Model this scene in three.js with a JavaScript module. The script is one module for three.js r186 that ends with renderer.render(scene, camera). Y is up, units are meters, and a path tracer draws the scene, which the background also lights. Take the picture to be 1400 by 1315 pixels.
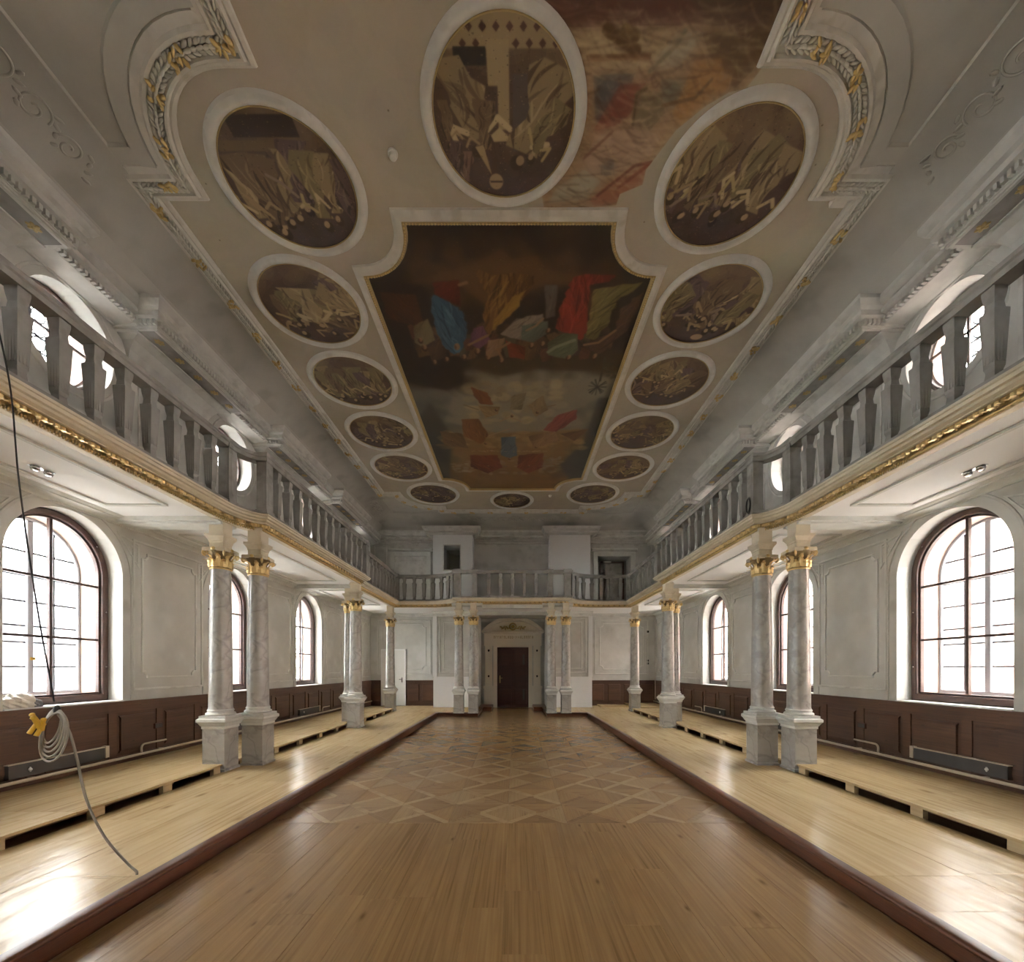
import * as THREE from 'three';
import { mergeGeometries, toCreasedNormals } from 'three/addons/utils/BufferGeometryUtils.js';

// ---------- camera, sky, exposure ----------
const scene = new THREE.Scene();
const camera = new THREE.PerspectiveCamera(2 * Math.atan(657.5 / 580) * 180 / Math.PI, 1400 / 1315, 0.05, 200);
camera.position.set(0.07, 1.6, 0);
camera.lookAt(0.07, 1.6, -10);
camera.setViewOffset(1400, 1315, -3.5, -256, 1400, 1315);   // shifted lens: verticals stay upright
scene.background = new THREE.Color().setRGB(0.99, 1.0, 0.99);   // overcast sky
scene.backgroundIntensity = 30;
const renderer = new THREE.WebGLRenderer();
renderer.toneMapping = THREE.LinearToneMapping;
renderer.toneMappingExposure = 1.2;
renderer.shadowMap.enabled = true;

// ---------- numbers of the hall (metres; depth d runs away from the camera) ----------
const W = 5.6, D0 = -2.0, D1 = 16.7, DC = 16.05, DR = 17.4;
const Y_SIDE = 0.133, Y_PLAT = 0.246, Y_DADO = 1.13, Y_SOFF = 3.74, Y_GAL = 3.92, Y_CEIL = 7.3, S = 2.47, PX = 4.06;
const WIN = [-0.88, 2.27, 5.42, 8.57, 11.75, 14.9];
const OV_Y = 5.83, OV_A = 0.57, OV_B = 0.60;

// ---------- helpers ----------
function rngOf(seed) { let a = seed >>> 0; return () => { a = (a + 0x6D2B79F5) >>> 0; let t = Math.imul(a ^ (a >>> 15), 1 | a); t = (t + Math.imul(t ^ (t >>> 7), 61 | t)) ^ t; return ((t ^ (t >>> 14)) >>> 0) / 4294967296; }; }
const counts = {};
function numbered(n) { const k = counts[n] = (counts[n] ?? -1) + 1; return k ? n + '_' + String(k).padStart(3, '0') : n; }
function raw(g) {
  g = g.index ? g.toNonIndexed() : g;
  if (!g.attributes.normal) g.computeVertexNormals();
  for (const k of Object.keys(g.attributes)) if (!['position', 'normal', 'uv'].includes(k)) g.deleteAttribute(k);
  if (!g.attributes.uv) g.setAttribute('uv', new THREE.BufferAttribute(new Float32Array(g.attributes.position.count * 2), 2));
  g.clearGroups(); g.morphAttributes = {};
  return g;
}
function xf(g, m) {
  g = raw(g); g.applyMatrix4(m);
  if (m.determinant() < 0) for (const k of ['position', 'normal', 'uv']) {
    const a = g.attributes[k], n = a.itemSize, t = [];
    for (let i = 0; i < a.count; i += 3) for (let j = 0; j < n; j++) { const p = a.array[(i + 1) * n + j]; a.array[(i + 1) * n + j] = a.array[(i + 2) * n + j]; a.array[(i + 2) * n + j] = p; }
  }
  return g;
}
function basis(X, Y, Z, o) { return new THREE.Matrix4().set(X[0], Y[0], Z[0], o[0], X[1], Y[1], Z[1], o[1], X[2], Y[2], Z[2], o[2], 0, 0, 0, 1); }
const M_WALL = (s, off = 0) => basis([0, 0, -1], [0, 1, 0], [-s, 0, 0], [s * (W - off), 0, 0]);      // local (depth, height, into room)
const M_BACK = d => basis([1, 0, 0], [0, 1, 0], [0, 0, 1], [0, 0, -d]);                            // local (x, height, towards camera)
const M_CEIL = (y = Y_CEIL) => basis([1, 0, 0], [0, 0, -1], [0, -1, 0], [0, y, 0]);                // local (x, depth, downwards)
const M_FLAT = y => basis([1, 0, 0], [0, 0, -1], [0, 1, 0], [0, y, 0]);                            // local (x, depth, upwards)
function boxUV(g, rot = 0, du = 0, dv = 0) {   // uv in metres, from the face's main axis; wood runs along u
  const p = g.attributes.position, n = g.attributes.normal, uv = new Float32Array(p.count * 2);
  for (let i = 0; i < p.count; i += 3) {
    let ax = 0, ay = 0, az = 0;
    for (let j = 0; j < 3; j++) { ax += Math.abs(n.getX(i + j)); ay += Math.abs(n.getY(i + j)); az += Math.abs(n.getZ(i + j)); }
    for (let j = 0; j < 3; j++) {
      const x = p.getX(i + j), y = p.getY(i + j), z = p.getZ(i + j); let u, v;
      if (ay >= ax && ay >= az) { u = z; v = x; } else if (ax >= az) { u = z; v = y; } else { u = x; v = y; }
      if (rot) { const c = Math.cos(rot), s = Math.sin(rot); [u, v] = [u * c - v * s, u * s + v * c]; }
      uv[(i + j) * 2] = u + du; uv[(i + j) * 2 + 1] = v + dv;
    }
  }
  g.setAttribute('uv', new THREE.BufferAttribute(uv, 2));
  return g;
}
function join(gs) { gs = (Array.isArray(gs) ? gs : [gs]).map(raw); return gs.length > 1 ? mergeGeometries(gs) : gs[0]; }
function meshOf(name, g, mat, parent, keepUV) {
  g = join(g); if (!keepUV) boxUV(g);
  const m = new THREE.Mesh(g, mat); m.name = name; m.castShadow = m.receiveShadow = true; (parent ?? scene).add(m); return m;
}
const part = (name, g, mat, parent, keepUV) => meshOf(name, g, mat, parent, keepUV);
function shared(name, g, mat, parent, x = 0, y = 0, z = 0, ry = 0) { const m = new THREE.Mesh(g, mat); m.name = name; m.castShadow = m.receiveShadow = true; m.position.set(x, y, z); m.rotation.y = ry; parent.add(m); return m; }
function thing(name, label, category, group, kind) {
  const o = new THREE.Group(); o.name = numbered(name); o.userData = { label, category };
  if (group) o.userData.group = group; if (kind) o.userData.kind = kind; scene.add(o); return o;
}
const struct = (name, label, category) => { const o = thing(name, label, category, null, 'structure'); return o; };
function box(x0, x1, y0, y1, d0, d1) { const g = new THREE.BoxGeometry(Math.abs(x1 - x0), Math.abs(y1 - y0), Math.abs(d1 - d0)); g.translate((x0 + x1) / 2, (y0 + y1) / 2, -(d0 + d1) / 2); return raw(g); }
function poly(pts) { const s = new THREE.Shape(); pts.forEach(([x, y], i) => i ? s.lineTo(x, y) : s.moveTo(x, y)); s.closePath(); return s; }
function hole(shape, pts) { const h = new THREE.Path(); pts.forEach(([x, y], i) => i ? h.lineTo(x, y) : h.moveTo(x, y)); h.closePath(); shape.holes.push(h); return shape; }
function ext(shape, depth, bevel = 0) { return raw(new THREE.ExtrudeGeometry(shape, { depth: depth - bevel, bevelEnabled: bevel > 0, bevelThickness: bevel, bevelSize: bevel, bevelOffset: -bevel, bevelSegments: 1, curveSegments: 24 })); }
const rectP = (x0, x1, y0, y1) => [[x0, y0], [x1, y0], [x1, y1], [x0, y1]];
function archP(c, r, y0, ys, n = 28) { const p = [[c - r, y0], [c + r, y0]]; for (let i = 0; i <= n; i++) { const a = Math.PI * i / n; p.push([c + r * Math.cos(a), ys + r * Math.sin(a)]); } return p; }
function ovalP(c, y, a, b, n = 48) { const p = []; for (let i = 0; i < n; i++) { const t = 2 * Math.PI * i / n; p.push([c + a * Math.cos(t), y + b * Math.sin(t)]); } return p; }
function notchP(x0, x1, y0, y1, n) { return [[x0 + n, y0], [x1 - n, y0], [x1 - n, y0 + n * .5], [x1 - n * .5, y0 + n], [x1, y0 + n], [x1, y1 - n], [x1 - n * .5, y1 - n], [x1 - n, y1 - n * .5], [x1 - n, y1], [x0 + n, y1], [x0 + n, y1 - n * .5], [x0 + n * .5, y1 - n], [x0, y1 - n], [x0, y0 + n], [x0 + n * .5, y0 + n], [x0 + n, y0 + n * .5]]; }
function ring(outer, inner, depth, bevel = 0.006) { return ext(hole(poly(outer), inner), depth, bevel); }
function frameRing(fn, x0, x1, y0, y1, w, depth, n) { return fn === 'n' ? ring(notchP(x0, x1, y0, y1, n), notchP(x0 + w, x1 - w, y0 + w, y1 - w, n - w * .1), depth) : ring(rectP(x0, x1, y0, y1), rectP(x0 + w, x1 - w, y0 + w, y1 - w), depth); }
// a profile [[offset, height], ...] swept along stations that each give a base point and a direction for the offset
function sweepSt(st, prof, creased = 0.6) {
  const pos = [], P = (k, j) => [st[k].x + st[k].nx * prof[j][0], prof[j][1], -(st[k].d + st[k].nd * prof[j][0])];
  for (let k = 0; k + 1 < st.length; k++) for (let j = 0; j + 1 < prof.length; j++) {
    const a = P(k, j), b = P(k + 1, j), c = P(k + 1, j + 1), e = P(k, j + 1);
    pos.push(...a, ...b, ...c, ...a, ...c, ...e);
  }
  const g = new THREE.BufferGeometry(); g.setAttribute('position', new THREE.BufferAttribute(new Float32Array(pos), 3)); g.computeVertexNormals();
  return raw(creased ? toCreasedNormals(g, creased) : g);
}
function pathSt(pts, closed = false) {   // stations with mitred normals (left of the walking direction)
  const n = pts.length, out = [];
  for (let i = 0; i < n; i++) {
    const p = pts[i], a = pts[closed ? (i + n - 1) % n : Math.max(0, i - 1)], b = pts[closed ? (i + 1) % n : Math.min(n - 1, i + 1)];
    let e1 = [p[0] - a[0], p[1] - a[1]], e2 = [b[0] - p[0], b[1] - p[1]]; const l1 = Math.hypot(...e1), l2 = Math.hypot(...e2);
    if (l1 < 1e-9) e1 = e2; if (l2 < 1e-9) e2 = e1; const L1 = Math.hypot(...e1), L2 = Math.hypot(...e2);
    const n1 = [-e1[1] / L1, e1[0] / L1], n2 = [-e2[1] / L2, e2[0] / L2]; let m = [n1[0] + n2[0], n1[1] + n2[1]]; const q = Math.max(0.35, (m[0] * m[0] + m[1] * m[1]) / 2);
    out.push({ x: p[0], d: p[1], nx: m[0] / q, nd: m[1] / q });
  }
  if (closed) out.push({ ...out[0] });
  return out;
}
// stacked rectangles [half-width x, half-width z, y]
function stack(levels, cx = 0, cd = 0) {
  const pos = [], c = l => [[cx - l[0], l[2], -cd + l[1]], [cx + l[0], l[2], -cd + l[1]], [cx + l[0], l[2], -cd - l[1]], [cx - l[0], l[2], -cd - l[1]]];
  const q = (a, b, e, f) => pos.push(...a, ...b, ...e, ...a, ...e, ...f);
  for (let k = 0; k + 1 < levels.length; k++) { const A = c(levels[k]), B = c(levels[k + 1]); for (let i = 0; i < 4; i++) q(A[i], A[(i + 1) % 4], B[(i + 1) % 4], B[i]); }
  const a = c(levels[0]), b = c(levels[levels.length - 1]); q(a[3], a[2], a[1], a[0]); q(b[0], b[1], b[2], b[3]);
  const g = new THREE.BufferGeometry(); g.setAttribute('position', new THREE.BufferAttribute(new Float32Array(pos), 3)); g.computeVertexNormals(); return raw(g);
}
function lathe(pts, seg = 32) { return raw(new THREE.LatheGeometry(pts.map(p => new THREE.Vector2(p[0], p[1])), seg)); }
function tube(pts, r, seg = 40, rad = 8) { return raw(new THREE.TubeGeometry(new THREE.CatmullRomCurve3(pts.map(p => new THREE.Vector3(p[0], p[1], p[2]))), seg, r, rad)); }
function at(g, x, y, z, ry = 0, rx = 0, rz = 0) { g = g.clone(); g.applyMatrix4(new THREE.Matrix4().compose(new THREE.Vector3(x, y, z), new THREE.Quaternion().setFromEuler(new THREE.Euler(rx, ry, rz, 'YXZ')), new THREE.Vector3(1, 1, 1))); return g; }
function blob(rx, ry, rz, w = 8, h = 6) { const g = new THREE.SphereGeometry(1, w, h); g.scale(rx, ry, rz); return raw(g); }

// ---------- textures ----------
function lattice(seed, n) { const r = rngOf(seed), a = new Float32Array(n * n); for (let i = 0; i < a.length; i++) a[i] = r(); return a; }
function vnoise(L, n, x, y) {
  const xi = Math.floor(x), yi = Math.floor(y); let fx = x - xi, fy = y - yi; fx = fx * fx * (3 - 2 * fx); fy = fy * fy * (3 - 2 * fy);
  const x0 = ((xi % n) + n) % n, x1 = (x0 + 1) % n, y0 = ((yi % n) + n) % n, y1 = (y0 + 1) % n;
  return (L[y0 * n + x0] * (1 - fx) + L[y0 * n + x1] * fx) * (1 - fy) + (L[y1 * n + x0] * (1 - fx) + L[y1 * n + x1] * fx) * fy;
}
const LAT = {}; function lat(seed, n) { return LAT[seed + '_' + n] ??= lattice(seed, n); }
function fbm(seed, u, v, base, oct, sx = 1, sy = 1) { let s = 0, a = .5, t = 0; for (let o = 0; o < oct; o++) { const n = base << o; s += a * vnoise(lat(seed + o * 7, Math.max(n * Math.max(sx, sy), 2)), n * Math.max(sx, sy), u * n * sx, v * n * sy); t += a; a *= .5; } return s / t; }
function dataTex(w, h, fn, srgb, size) {   // fn(u, v) -> [r, g, b] 0..1, tiling; size = metres covered
  const a = new Uint8Array(w * h * 4);
  for (let y = 0; y < h; y++) for (let x = 0; x < w; x++) { const c = fn(x / w, y / h), i = (y * w + x) * 4; for (let k = 0; k < 3; k++) a[i + k] = Math.max(0, Math.min(255, c[k] * 255)); a[i + 3] = 255; }
  const t = new THREE.DataTexture(a, w, h, THREE.RGBAFormat); t.wrapS = t.wrapT = THREE.RepeatWrapping; t.magFilter = THREE.LinearFilter; t.minFilter = THREE.LinearMipmapLinearFilter; t.generateMipmaps = true;
  if (srgb) t.colorSpace = THREE.SRGBColorSpace; if (size) t.repeat.set(1 / size[0], 1 / size[1]); t.needsUpdate = true; return t;
}
const mixc = (a, b, t) => [a[0] + (b[0] - a[0]) * t, a[1] + (b[1] - a[1]) * t, a[2] + (b[2] - a[2]) * t];
const sm = (a, b, x) => { x = Math.max(0, Math.min(1, (x - a) / (b - a))); return x * x * (3 - 2 * x); };
function plasterTex(seed, ca, cb, spot, size) { return dataTex(512, 512, (u, v) => { const n = fbm(seed, u, v, 3, 5), m = fbm(seed + 50, u, v, 12, 3), k = fbm(seed + 90, u, v, 5, 4); let c = mixc(ca, cb, sm(.3, .7, n * .7 + m * .3)); return mixc(c, spot, sm(.6, .8, k) * .5); }, true, size); }
function woodTex(seed, ca, cb, cd, size, w = 1024, h = 512) {   // grain along u, streaky with wandering growth lines and a few knots
  const r = rngOf(seed), knots = []; for (let i = 0; i < 4; i++) knots.push([r(), r(), .006 + r() * .008]);
  return dataTex(w, h, (u, v) => {
    let g = v * 9 + fbm(seed, u, v, 1, 4, 1, 4) * 5.5, kn = 0;
    for (const [ku, kv, kr] of knots) { let du = Math.abs(u - ku); du = Math.min(du, 1 - du) * size[0] / size[1] * .5; let dv = v - kv; dv -= Math.round(dv); const q = (du * du) / (kr * kr * 5) + (dv * dv) / (kr * kr * 3); g += Math.sign(dv) * Math.exp(-q * .12) * .6; kn = Math.max(kn, Math.exp(-q * 1.6)); }
    const line = Math.pow(.5 + .5 * Math.sin(g * 6.2832), 3), fine = fbm(seed + 31, u, v, 3, 4, 1, 24), big = fbm(seed + 77, u, v, 2, 4, 1, 2), cloud = fbm(seed + 99, u, v, 2, 3);
    let c = mixc(ca, cb, sm(.25, .8, fine * .45 + big * .35 + cloud * .25)); c = mixc(c, cb, line * .35); c = mixc(c, cd, sm(.56, .85, fine * .6 + big * .45) * .4); return mixc(c, cd, kn * .8);
  }, true, size);
}
const bumpFine = dataTex(256, 256, (u, v) => { const n = fbm(401, u, v, 8, 4); return [n, n, n]; }, false, [1.2, 1.2]);
const bumpWave = dataTex(512, 512, (u, v) => { const n = fbm(421, u, v, 3, 3, 1, 3) * .75 + fbm(431, u, v, 12, 2, 1, 2) * .25; return [n, n, n]; }, false, [1.8, 1.8]);

// a tapering brush stroke from (x0, y0) over the control point to (x1, y1)
function stroke(c, x0, y0, cx, cy, x1, y1, w, col, alpha) {
  const dx = x1 - x0, dy = y1 - y0, l = Math.hypot(dx, dy) || 1, nx = -dy / l * w, ny = dx / l * w;
  c.globalAlpha = alpha; c.fillStyle = col; c.beginPath(); c.moveTo(x0, y0); c.quadraticCurveTo(cx + nx, cy + ny, x1, y1); c.quadraticCurveTo(cx - nx * .3, cy - ny * .3, x0, y0); c.fill(); c.globalAlpha = 1;
}
// lays a canvas over another through one blur
function soften(dst, src, px, keep) { dst.globalAlpha = 1; dst.filter = `blur(${px}px)`; dst.drawImage(src, 0, 0); dst.filter = 'none'; if (keep) { dst.globalAlpha = keep; dst.drawImage(src, 0, 0); dst.globalAlpha = 1; } }
function layer(w, h) { const l = document.createElement('canvas'); l.width = w; l.height = h; return l; }

// ---------- materials ----------
const mat = (o) => { const m = new THREE.MeshPhysicalMaterial({ side: THREE.DoubleSide, roughness: .8, ...o }); return m; };
const M = {};
M.wall = mat({ map: plasterTex(11, [.82, .815, .79], [.75, .745, .715], [.67, .66, .62], [3.1, 3.1]), roughness: .9, bumpMap: bumpFine, bumpScale: .002 });
M.upper = mat({ map: plasterTex(12, [.80, .79, .765], [.73, .725, .70], [.64, .63, .595], [2.7, 2.7]), roughness: .9, bumpMap: bumpFine, bumpScale: .002 });
M.white = mat({ color: '#e6e6e4', roughness: .85, bumpMap: bumpFine, bumpScale: .001 });
M.soffit = mat({ color: '#ecebe7', roughness: .8 });
M.mould = mat({ map: plasterTex(13, [.83, .83, .80], [.77, .77, .74], [.7, .69, .66], [1.3, 1.3]), roughness: .75 });
M.upmould = mat({ map: plasterTex(14, [.83, .82, .79], [.76, .75, .725], [.67, .66, .62], [1.3, 1.3]), roughness: .75 });
M.cove = mat({ map: plasterTex(15, [.765, .75, .71], [.70, .685, .645], [.61, .595, .545], [3.7, 3.7]), roughness: .8, bumpMap: bumpFine, bumpScale: .003 });
M.ceilmould = mat({ map: plasterTex(16, [.87, .85, .81], [.81, .79, .745], [.72, .69, .62], [1.1, 1.1]), roughness: .7 });
M.balus = mat({ map: plasterTex(17, [.575, .56, .535], [.495, .48, .455], [.40, .385, .36], [.9, .9]), roughness: .7, bumpMap: bumpFine, bumpScale: .002 });
M.cream = mat({ map: plasterTex(18, [.84, .80, .71], [.78, .73, .63], [.70, .64, .52], [1.2, 1.2]), roughness: .6 });
M.gold = mat({ color: '#d6bb84', metalness: .8, roughness: .36 });
M.oldgold = mat({ color: '#b39c6c', metalness: .5, roughness: .5 });
M.darkgold = mat({ color: '#84704a', metalness: .35, roughness: .6 });
M.stone = mat({ map: plasterTex(19, [.80, .73, .68], [.72, .64, .59], [.62, .53, .48], [1.1, 1.1]), roughness: .9 });
M.brown = mat({ map: woodTex(21, [.30, .19, .14], [.22, .13, .095], [.13, .075, .055], [1.1, .35], 512, 256), roughness: .45, clearcoat: .2, clearcoatRoughness: .4 });
M.dado = mat({ map: woodTex(22, [.36, .25, .17], [.285, .185, .118], [.18, .112, .068], [1.6, .5], 512, 256), roughness: .5 });
M.dado2 = mat({ map: woodTex(23, [.33, .225, .15], [.258, .165, .105], [.165, .10, .06], [1.6, .5], 512, 256), roughness: .5 });
M.doorwood = mat({ map: woodTex(24, [.27, .11, .06], [.19, .07, .04], [.1, .035, .02], [1.4, .4], 512, 256), roughness: .4 });
M.marble = mat({ map: dataTex(512, 512, (u, v) => { const n = fbm(31, u, v, 3, 5), w = fbm(61, u, v, 4, 5), vein = 1 - Math.abs(2 * fbm(41, u + w * .3, v + n * .2, 4, 4) - 1); let c = mixc([.605, .588, .555], [.705, .69, .66], n * .6 + fbm(71, u, v, 10, 3, 1, 2) * .4); c = mixc(c, [.47, .46, .445], sm(.80, 1, vein) * .4); c = mixc(c, [.77, .76, .74], sm(.62, .72, fbm(81, u + n * .2, v, 5, 4)) * .4); return mixc(c, [.55, .525, .485], sm(.52, .72, w) * .5); }, true, [.9, .9]), roughness: .28, clearcoat: .3, clearcoatRoughness: .2 });
const floorA = woodTex(51, [.55, .44, .295], [.475, .365, .23], [.345, .25, .145], [2.6, .95]), floorB = woodTex(52, [.535, .425, .285], [.45, .345, .217], [.325, .235, .135], [2.6, .95]);
M.plank = [floorA, floorB].map((t, i) => mat({ map: t, roughness: .27, specularIntensity: .7, bumpMap: bumpWave, bumpScale: .004 }));
const parqA = woodTex(53, [.56, .462, .33], [.50, .40, .275], [.39, .295, .19], [1.3, .5], 512, 256);
M.parq = ['#ffffff', '#e9e2d8', '#f7eee0'].map(c => mat({ map: parqA, color: c, roughness: .26, specularIntensity: .8, bumpMap: bumpWave, bumpScale: .003 }));
M.strip = mat({ map: woodTex(54, [.60, .505, .37], [.545, .445, .315], [.44, .345, .23], [1.3, .5], 512, 256), roughness: .27, specularIntensity: .8, bumpMap: bumpWave, bumpScale: .003 });
const sideA = woodTex(55, [.765, .68, .53], [.70, .605, .45], [.555, .455, .315], [3.0, 1.9]), sideB = woodTex(56, [.75, .665, .515], [.68, .585, .435], [.535, .435, .30], [3.0, 1.9]);
M.side = [sideA, sideB].map(t => mat({ map: t, roughness: .24, specularIntensity: .24, bumpMap: bumpWave, bumpScale: .008 }));
M.raww = mat({ map: sideB, roughness: .7 });
M.portal = mat({ color: '#e8e0d0', roughness: .7 });
M.under = mat({ color: '#7a5e42', roughness: .9 });
M.nosing = mat({ map: woodTex(57, [.39, .24, .15], [.31, .18, .11], [.20, .11, .065], [1.6, .3], 512, 256), roughness: .35 });
M.pipe = mat({ color: '#b9ad99', roughness: .45 });
M.radiator = mat({ color: '#403d3a', roughness: .6 });
M.dark = mat({ color: '#1b1613', roughness: .9 });
M.glass = new THREE.MeshPhysicalMaterial({ color: '#ffffff', transmission: 1, thickness: 0, roughness: .0, ior: 1.45, side: THREE.DoubleSide });
M.sash = mat({ color: '#a3a5aa', roughness: .6 });
M.lead = mat({ color: '#5d6066', roughness: .5 });
M.whitedoor = mat({ color: '#dddcd6', roughness: .5 });
M.chrome = mat({ color: '#c8c8c8', metalness: .9, roughness: .25 });
M.wire = mat({ color: '#2c2a28', roughness: .6 });
M.cable = mat({ color: '#8d877b', roughness: .6 });
M.yellow = mat({ color: '#d8ae3a', roughness: .5 });
M.bagw = mat({ color: '#dcd6c8', roughness: .5 });
M.bagg = mat({ color: '#6f6f72', roughness: .6 });
M.redwood = mat({ color: '#4a2418', roughness: .6 });
M.plastic = mat({ color: '#e4e2dc', roughness: .4 });
const PAIRSIDE = s => s < 0 ? 'on the cable coil side' : 'opposite the cable coil';
// ---------- outside the windows ----------
{
  const g = struct('floor_outside', 'pale paved ground outside the hall', 'ground');
  part('ground', box(-60, 60, -0.6, -0.5, -40, 60), mat({ color: '#dcdcda', roughness: .9 }), g);
  const b1 = thing('neighbouring_building', 'pale blue-grey low building seen through the glazing on the cable coil side', 'building');
  const pale = mat({ color: '#cfdae2', roughness: .9 }), roof = mat({ color: '#9fa3a8', roughness: .9 }), brick = mat({ color: '#d9b9ae', roughness: .9 }), brick2 = mat({ color: '#e4dcd4', roughness: .9 });
  part('facade', box(-22, -15, -.5, 4.4, -6, 24), pale, b1); part('eaves', box(-22.2, -14.7, 4.4, 4.6, -6.3, 24.3), roof, b1);
  for (let i = 0; i < 12; i++) part('window_recess', box(-15.02, -14.98, 1.3, 3.0, -4 + i * 2.3, -3 + i * 2.3), roof, b1);
  const b2 = thing('neighbouring_building', 'pink and white banded building seen through the glazing opposite the cable coil', 'building');
  part('facade', box(15, 22, -.5, 6.2, -6, 24), brick2, b2); part('roof', box(14.7, 22.2, 6.2, 6.4, -6.3, 24.3), roof, b2);
  for (let k = 0; k < 3; k++) part('brick_band', box(14.96, 15.0, .6 + k * 2.0, 1.7 + k * 2.0, -6, 24), brick, b2);
}

// ---------- walls ----------
const WIN_R = .72, WIN_SILL = 1.13, WIN_SPR = 2.90;
for (const s of [-1, 1]) {
  const side = s < 0 ? 'left' : 'right';
  const w = struct('wall_' + side, 'long grey plaster side wall with tall arched windows ' + PAIRSIDE(s), 'wall');
  const inner = poly(rectP(D0, D1 + .8, -.3, Y_CEIL + .4)), outer = poly(rectP(D0, D1 + .8, -.3, Y_CEIL + .4)), low = [];
  for (const c of WIN) {
    hole(inner, archP(c, WIN_R, WIN_SILL, WIN_SPR)); hole(outer, archP(c, .62, WIN_SILL + .1, WIN_SPR));
    hole(inner, ovalP(c, OV_Y, OV_A, OV_B)); hole(outer, ovalP(c, OV_Y, OV_A - .07, OV_B - .07));
  }
  part('plaster_shell', xf(ext(inner, .3), basis([0, 0, -1], [0, 1, 0], [s, 0, 0], [s * W, 0, 0])), M.wall, w);
  part('outer_masonry', xf(ext(outer, .32), basis([0, 0, -1], [0, 1, 0], [s, 0, 0], [s * (W + .3), 0, 0])), M.stone, w);
  // arched mouldings, wall panels and spandrel reliefs of the lower storey
  const mw = M_WALL(s);
  for (const c of WIN) {
    part('window_archivolt', xf(ext(poly([...archP(c, .87, Y_DADO, WIN_SPR).slice(1), [c - .87, Y_DADO], [c - .84, Y_DADO], ...archP(c, .84, Y_DADO, WIN_SPR).slice(2).reverse(), [c + .84, Y_DADO]]), .018, .005), mw), M.wall, w);
    for (const q of [-1, 1]) {   // triangular spandrel relief
      const tri = [[c + q * .98, 3.46], [c + q * .62, 3.55], [c + q * .98, 3.10]].map(([x, y]) => [x, y]);
      const inn = tri.map(([x, y]) => [x + (c + q * .86 - x) * .22, y + (3.38 - y) * .22]);
      const t = part('spandrel_panel', xf(ring(q > 0 ? tri : tri.slice().reverse(), q > 0 ? inn : inn.slice().reverse(), .014, .004), mw), M.mould, w);
      const lv = []; for (let k = 0; k < 5; k++) lv.push(at(blob(.035, .014, .012), c + q * (.93 - k * .03), 3.42 - (k % 2) * .1 - k * .012, 0, 0, 0, k * .9));
      part('spandrel_leaf', xf(join(lv), mw), M.mould, t);
    }
    // upper oval surround
    part('oval_surround', xf(ring(ovalP(c, OV_Y, OV_A + .12, OV_B + .12), ovalP(c, OV_Y, OV_A + .085, OV_B + .085), .018, .006), mw), M.upmould, w);
  }
  for (let i = 0; i < WIN.length; i++) {
    const a = WIN[i] + .98, b = (WIN[i + 1] ?? D1 + .72) - .98; if (b - a < .4) continue;
    const cx = (a + b) / 2, hw = (b - a) / 2 + .16;
    part('panel_moulding', xf(frameRing('r', cx - hw + .05, cx + hw - .05, 1.27, 3.52, .035, .02), mw), M.mould, w);
    part('panel_moulding', xf(frameRing('n', cx - hw + .2, cx + hw - .2, 1.45, 3.36, .03, .022, .09), mw), M.mould, w);
    // upper storey: framed field under the cornice block, stepped beside the ovals
    part('upper_panel_moulding', xf(frameRing('n', cx - .80, cx + .80, 4.5, 6.06, .05, .025, .14), mw), M.upmould, w);
    part('upper_panel_moulding', xf(frameRing('r', cx - .62, cx + .62, 4.7, 5.88, .03, .02), mw), M.upmould, w);
  }
  // upper storey coat of darker grey plaster is the wall's own: a thin skin with the oval openings
  const skin = poly(rectP(D0 + .01, D1 - .01, Y_GAL, 6.5)); for (const c of WIN) hole(skin, ovalP(c, OV_Y, OV_A + .001, OV_B + .001));
  part('upper_plaster', xf(ext(skin, .006), M_WALL(s, 0)), M.upper, w);

  // ---------- windows ----------
  const WHERE = ['at the rear end', 'beside the viewpoint', 'before the near columns', 'between the column pairs', 'beside the far column pair', 'behind the far column pair'];
  WIN.forEach((c, i) => {
    const win = struct('window_' + (i + 1 + (s < 0 ? 0 : 6)), 'tall brown-framed arched window ' + WHERE[i] + ', ' + PAIRSIDE(s), 'window');
    const mi = basis([0, 0, -1], [0, 1, 0], [-s, 0, 0], [s * (W + .29), 0, 0]), seen = i > 1;
    part('frame', xf(ring(archP(c, WIN_R - .002, WIN_SILL + .01, WIN_SPR), archP(c, WIN_R - .085, WIN_SILL + .11, WIN_SPR), .09, .012), mi), M.brown, win);
    part('inner_bead', xf(ring(archP(c, WIN_R - .084, WIN_SILL + .111, WIN_SPR), archP(c, WIN_R - .11, WIN_SILL + .135, WIN_SPR), .05, .006), mi), M.brown, win);
    part('sill', xf(ext(poly(rectP(c - WIN_R, c + WIN_R, WIN_SILL - .01, WIN_SILL + .012)), .31), basis([0, 0, -1], [0, 1, 0], [s, 0, 0], [s * (W - .02), 0, 0])), M.white, win);
    part('mullion', xf(ext(poly(rectP(c - .018, c + .018, WIN_SILL + .13, WIN_SPR + WIN_R - .1)), .045, .006), mi), M.brown, win);
    for (const y of [2.0, 2.75]) for (const q of [-1, 1]) part('transom', xf(ext(poly(q < 0 ? rectP(c - WIN_R + .1, c - .018, y - .016, y + .016) : rectP(c + .018, c + WIN_R - .1, y - .016, y + .016)), .04, .005), mi), M.brown, win);
    const arch = (r) => (x) => { const q = r * r - (x - c) * (x - c); return q > 0 ? WIN_SPR + Math.sqrt(q) : -1; };
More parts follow.
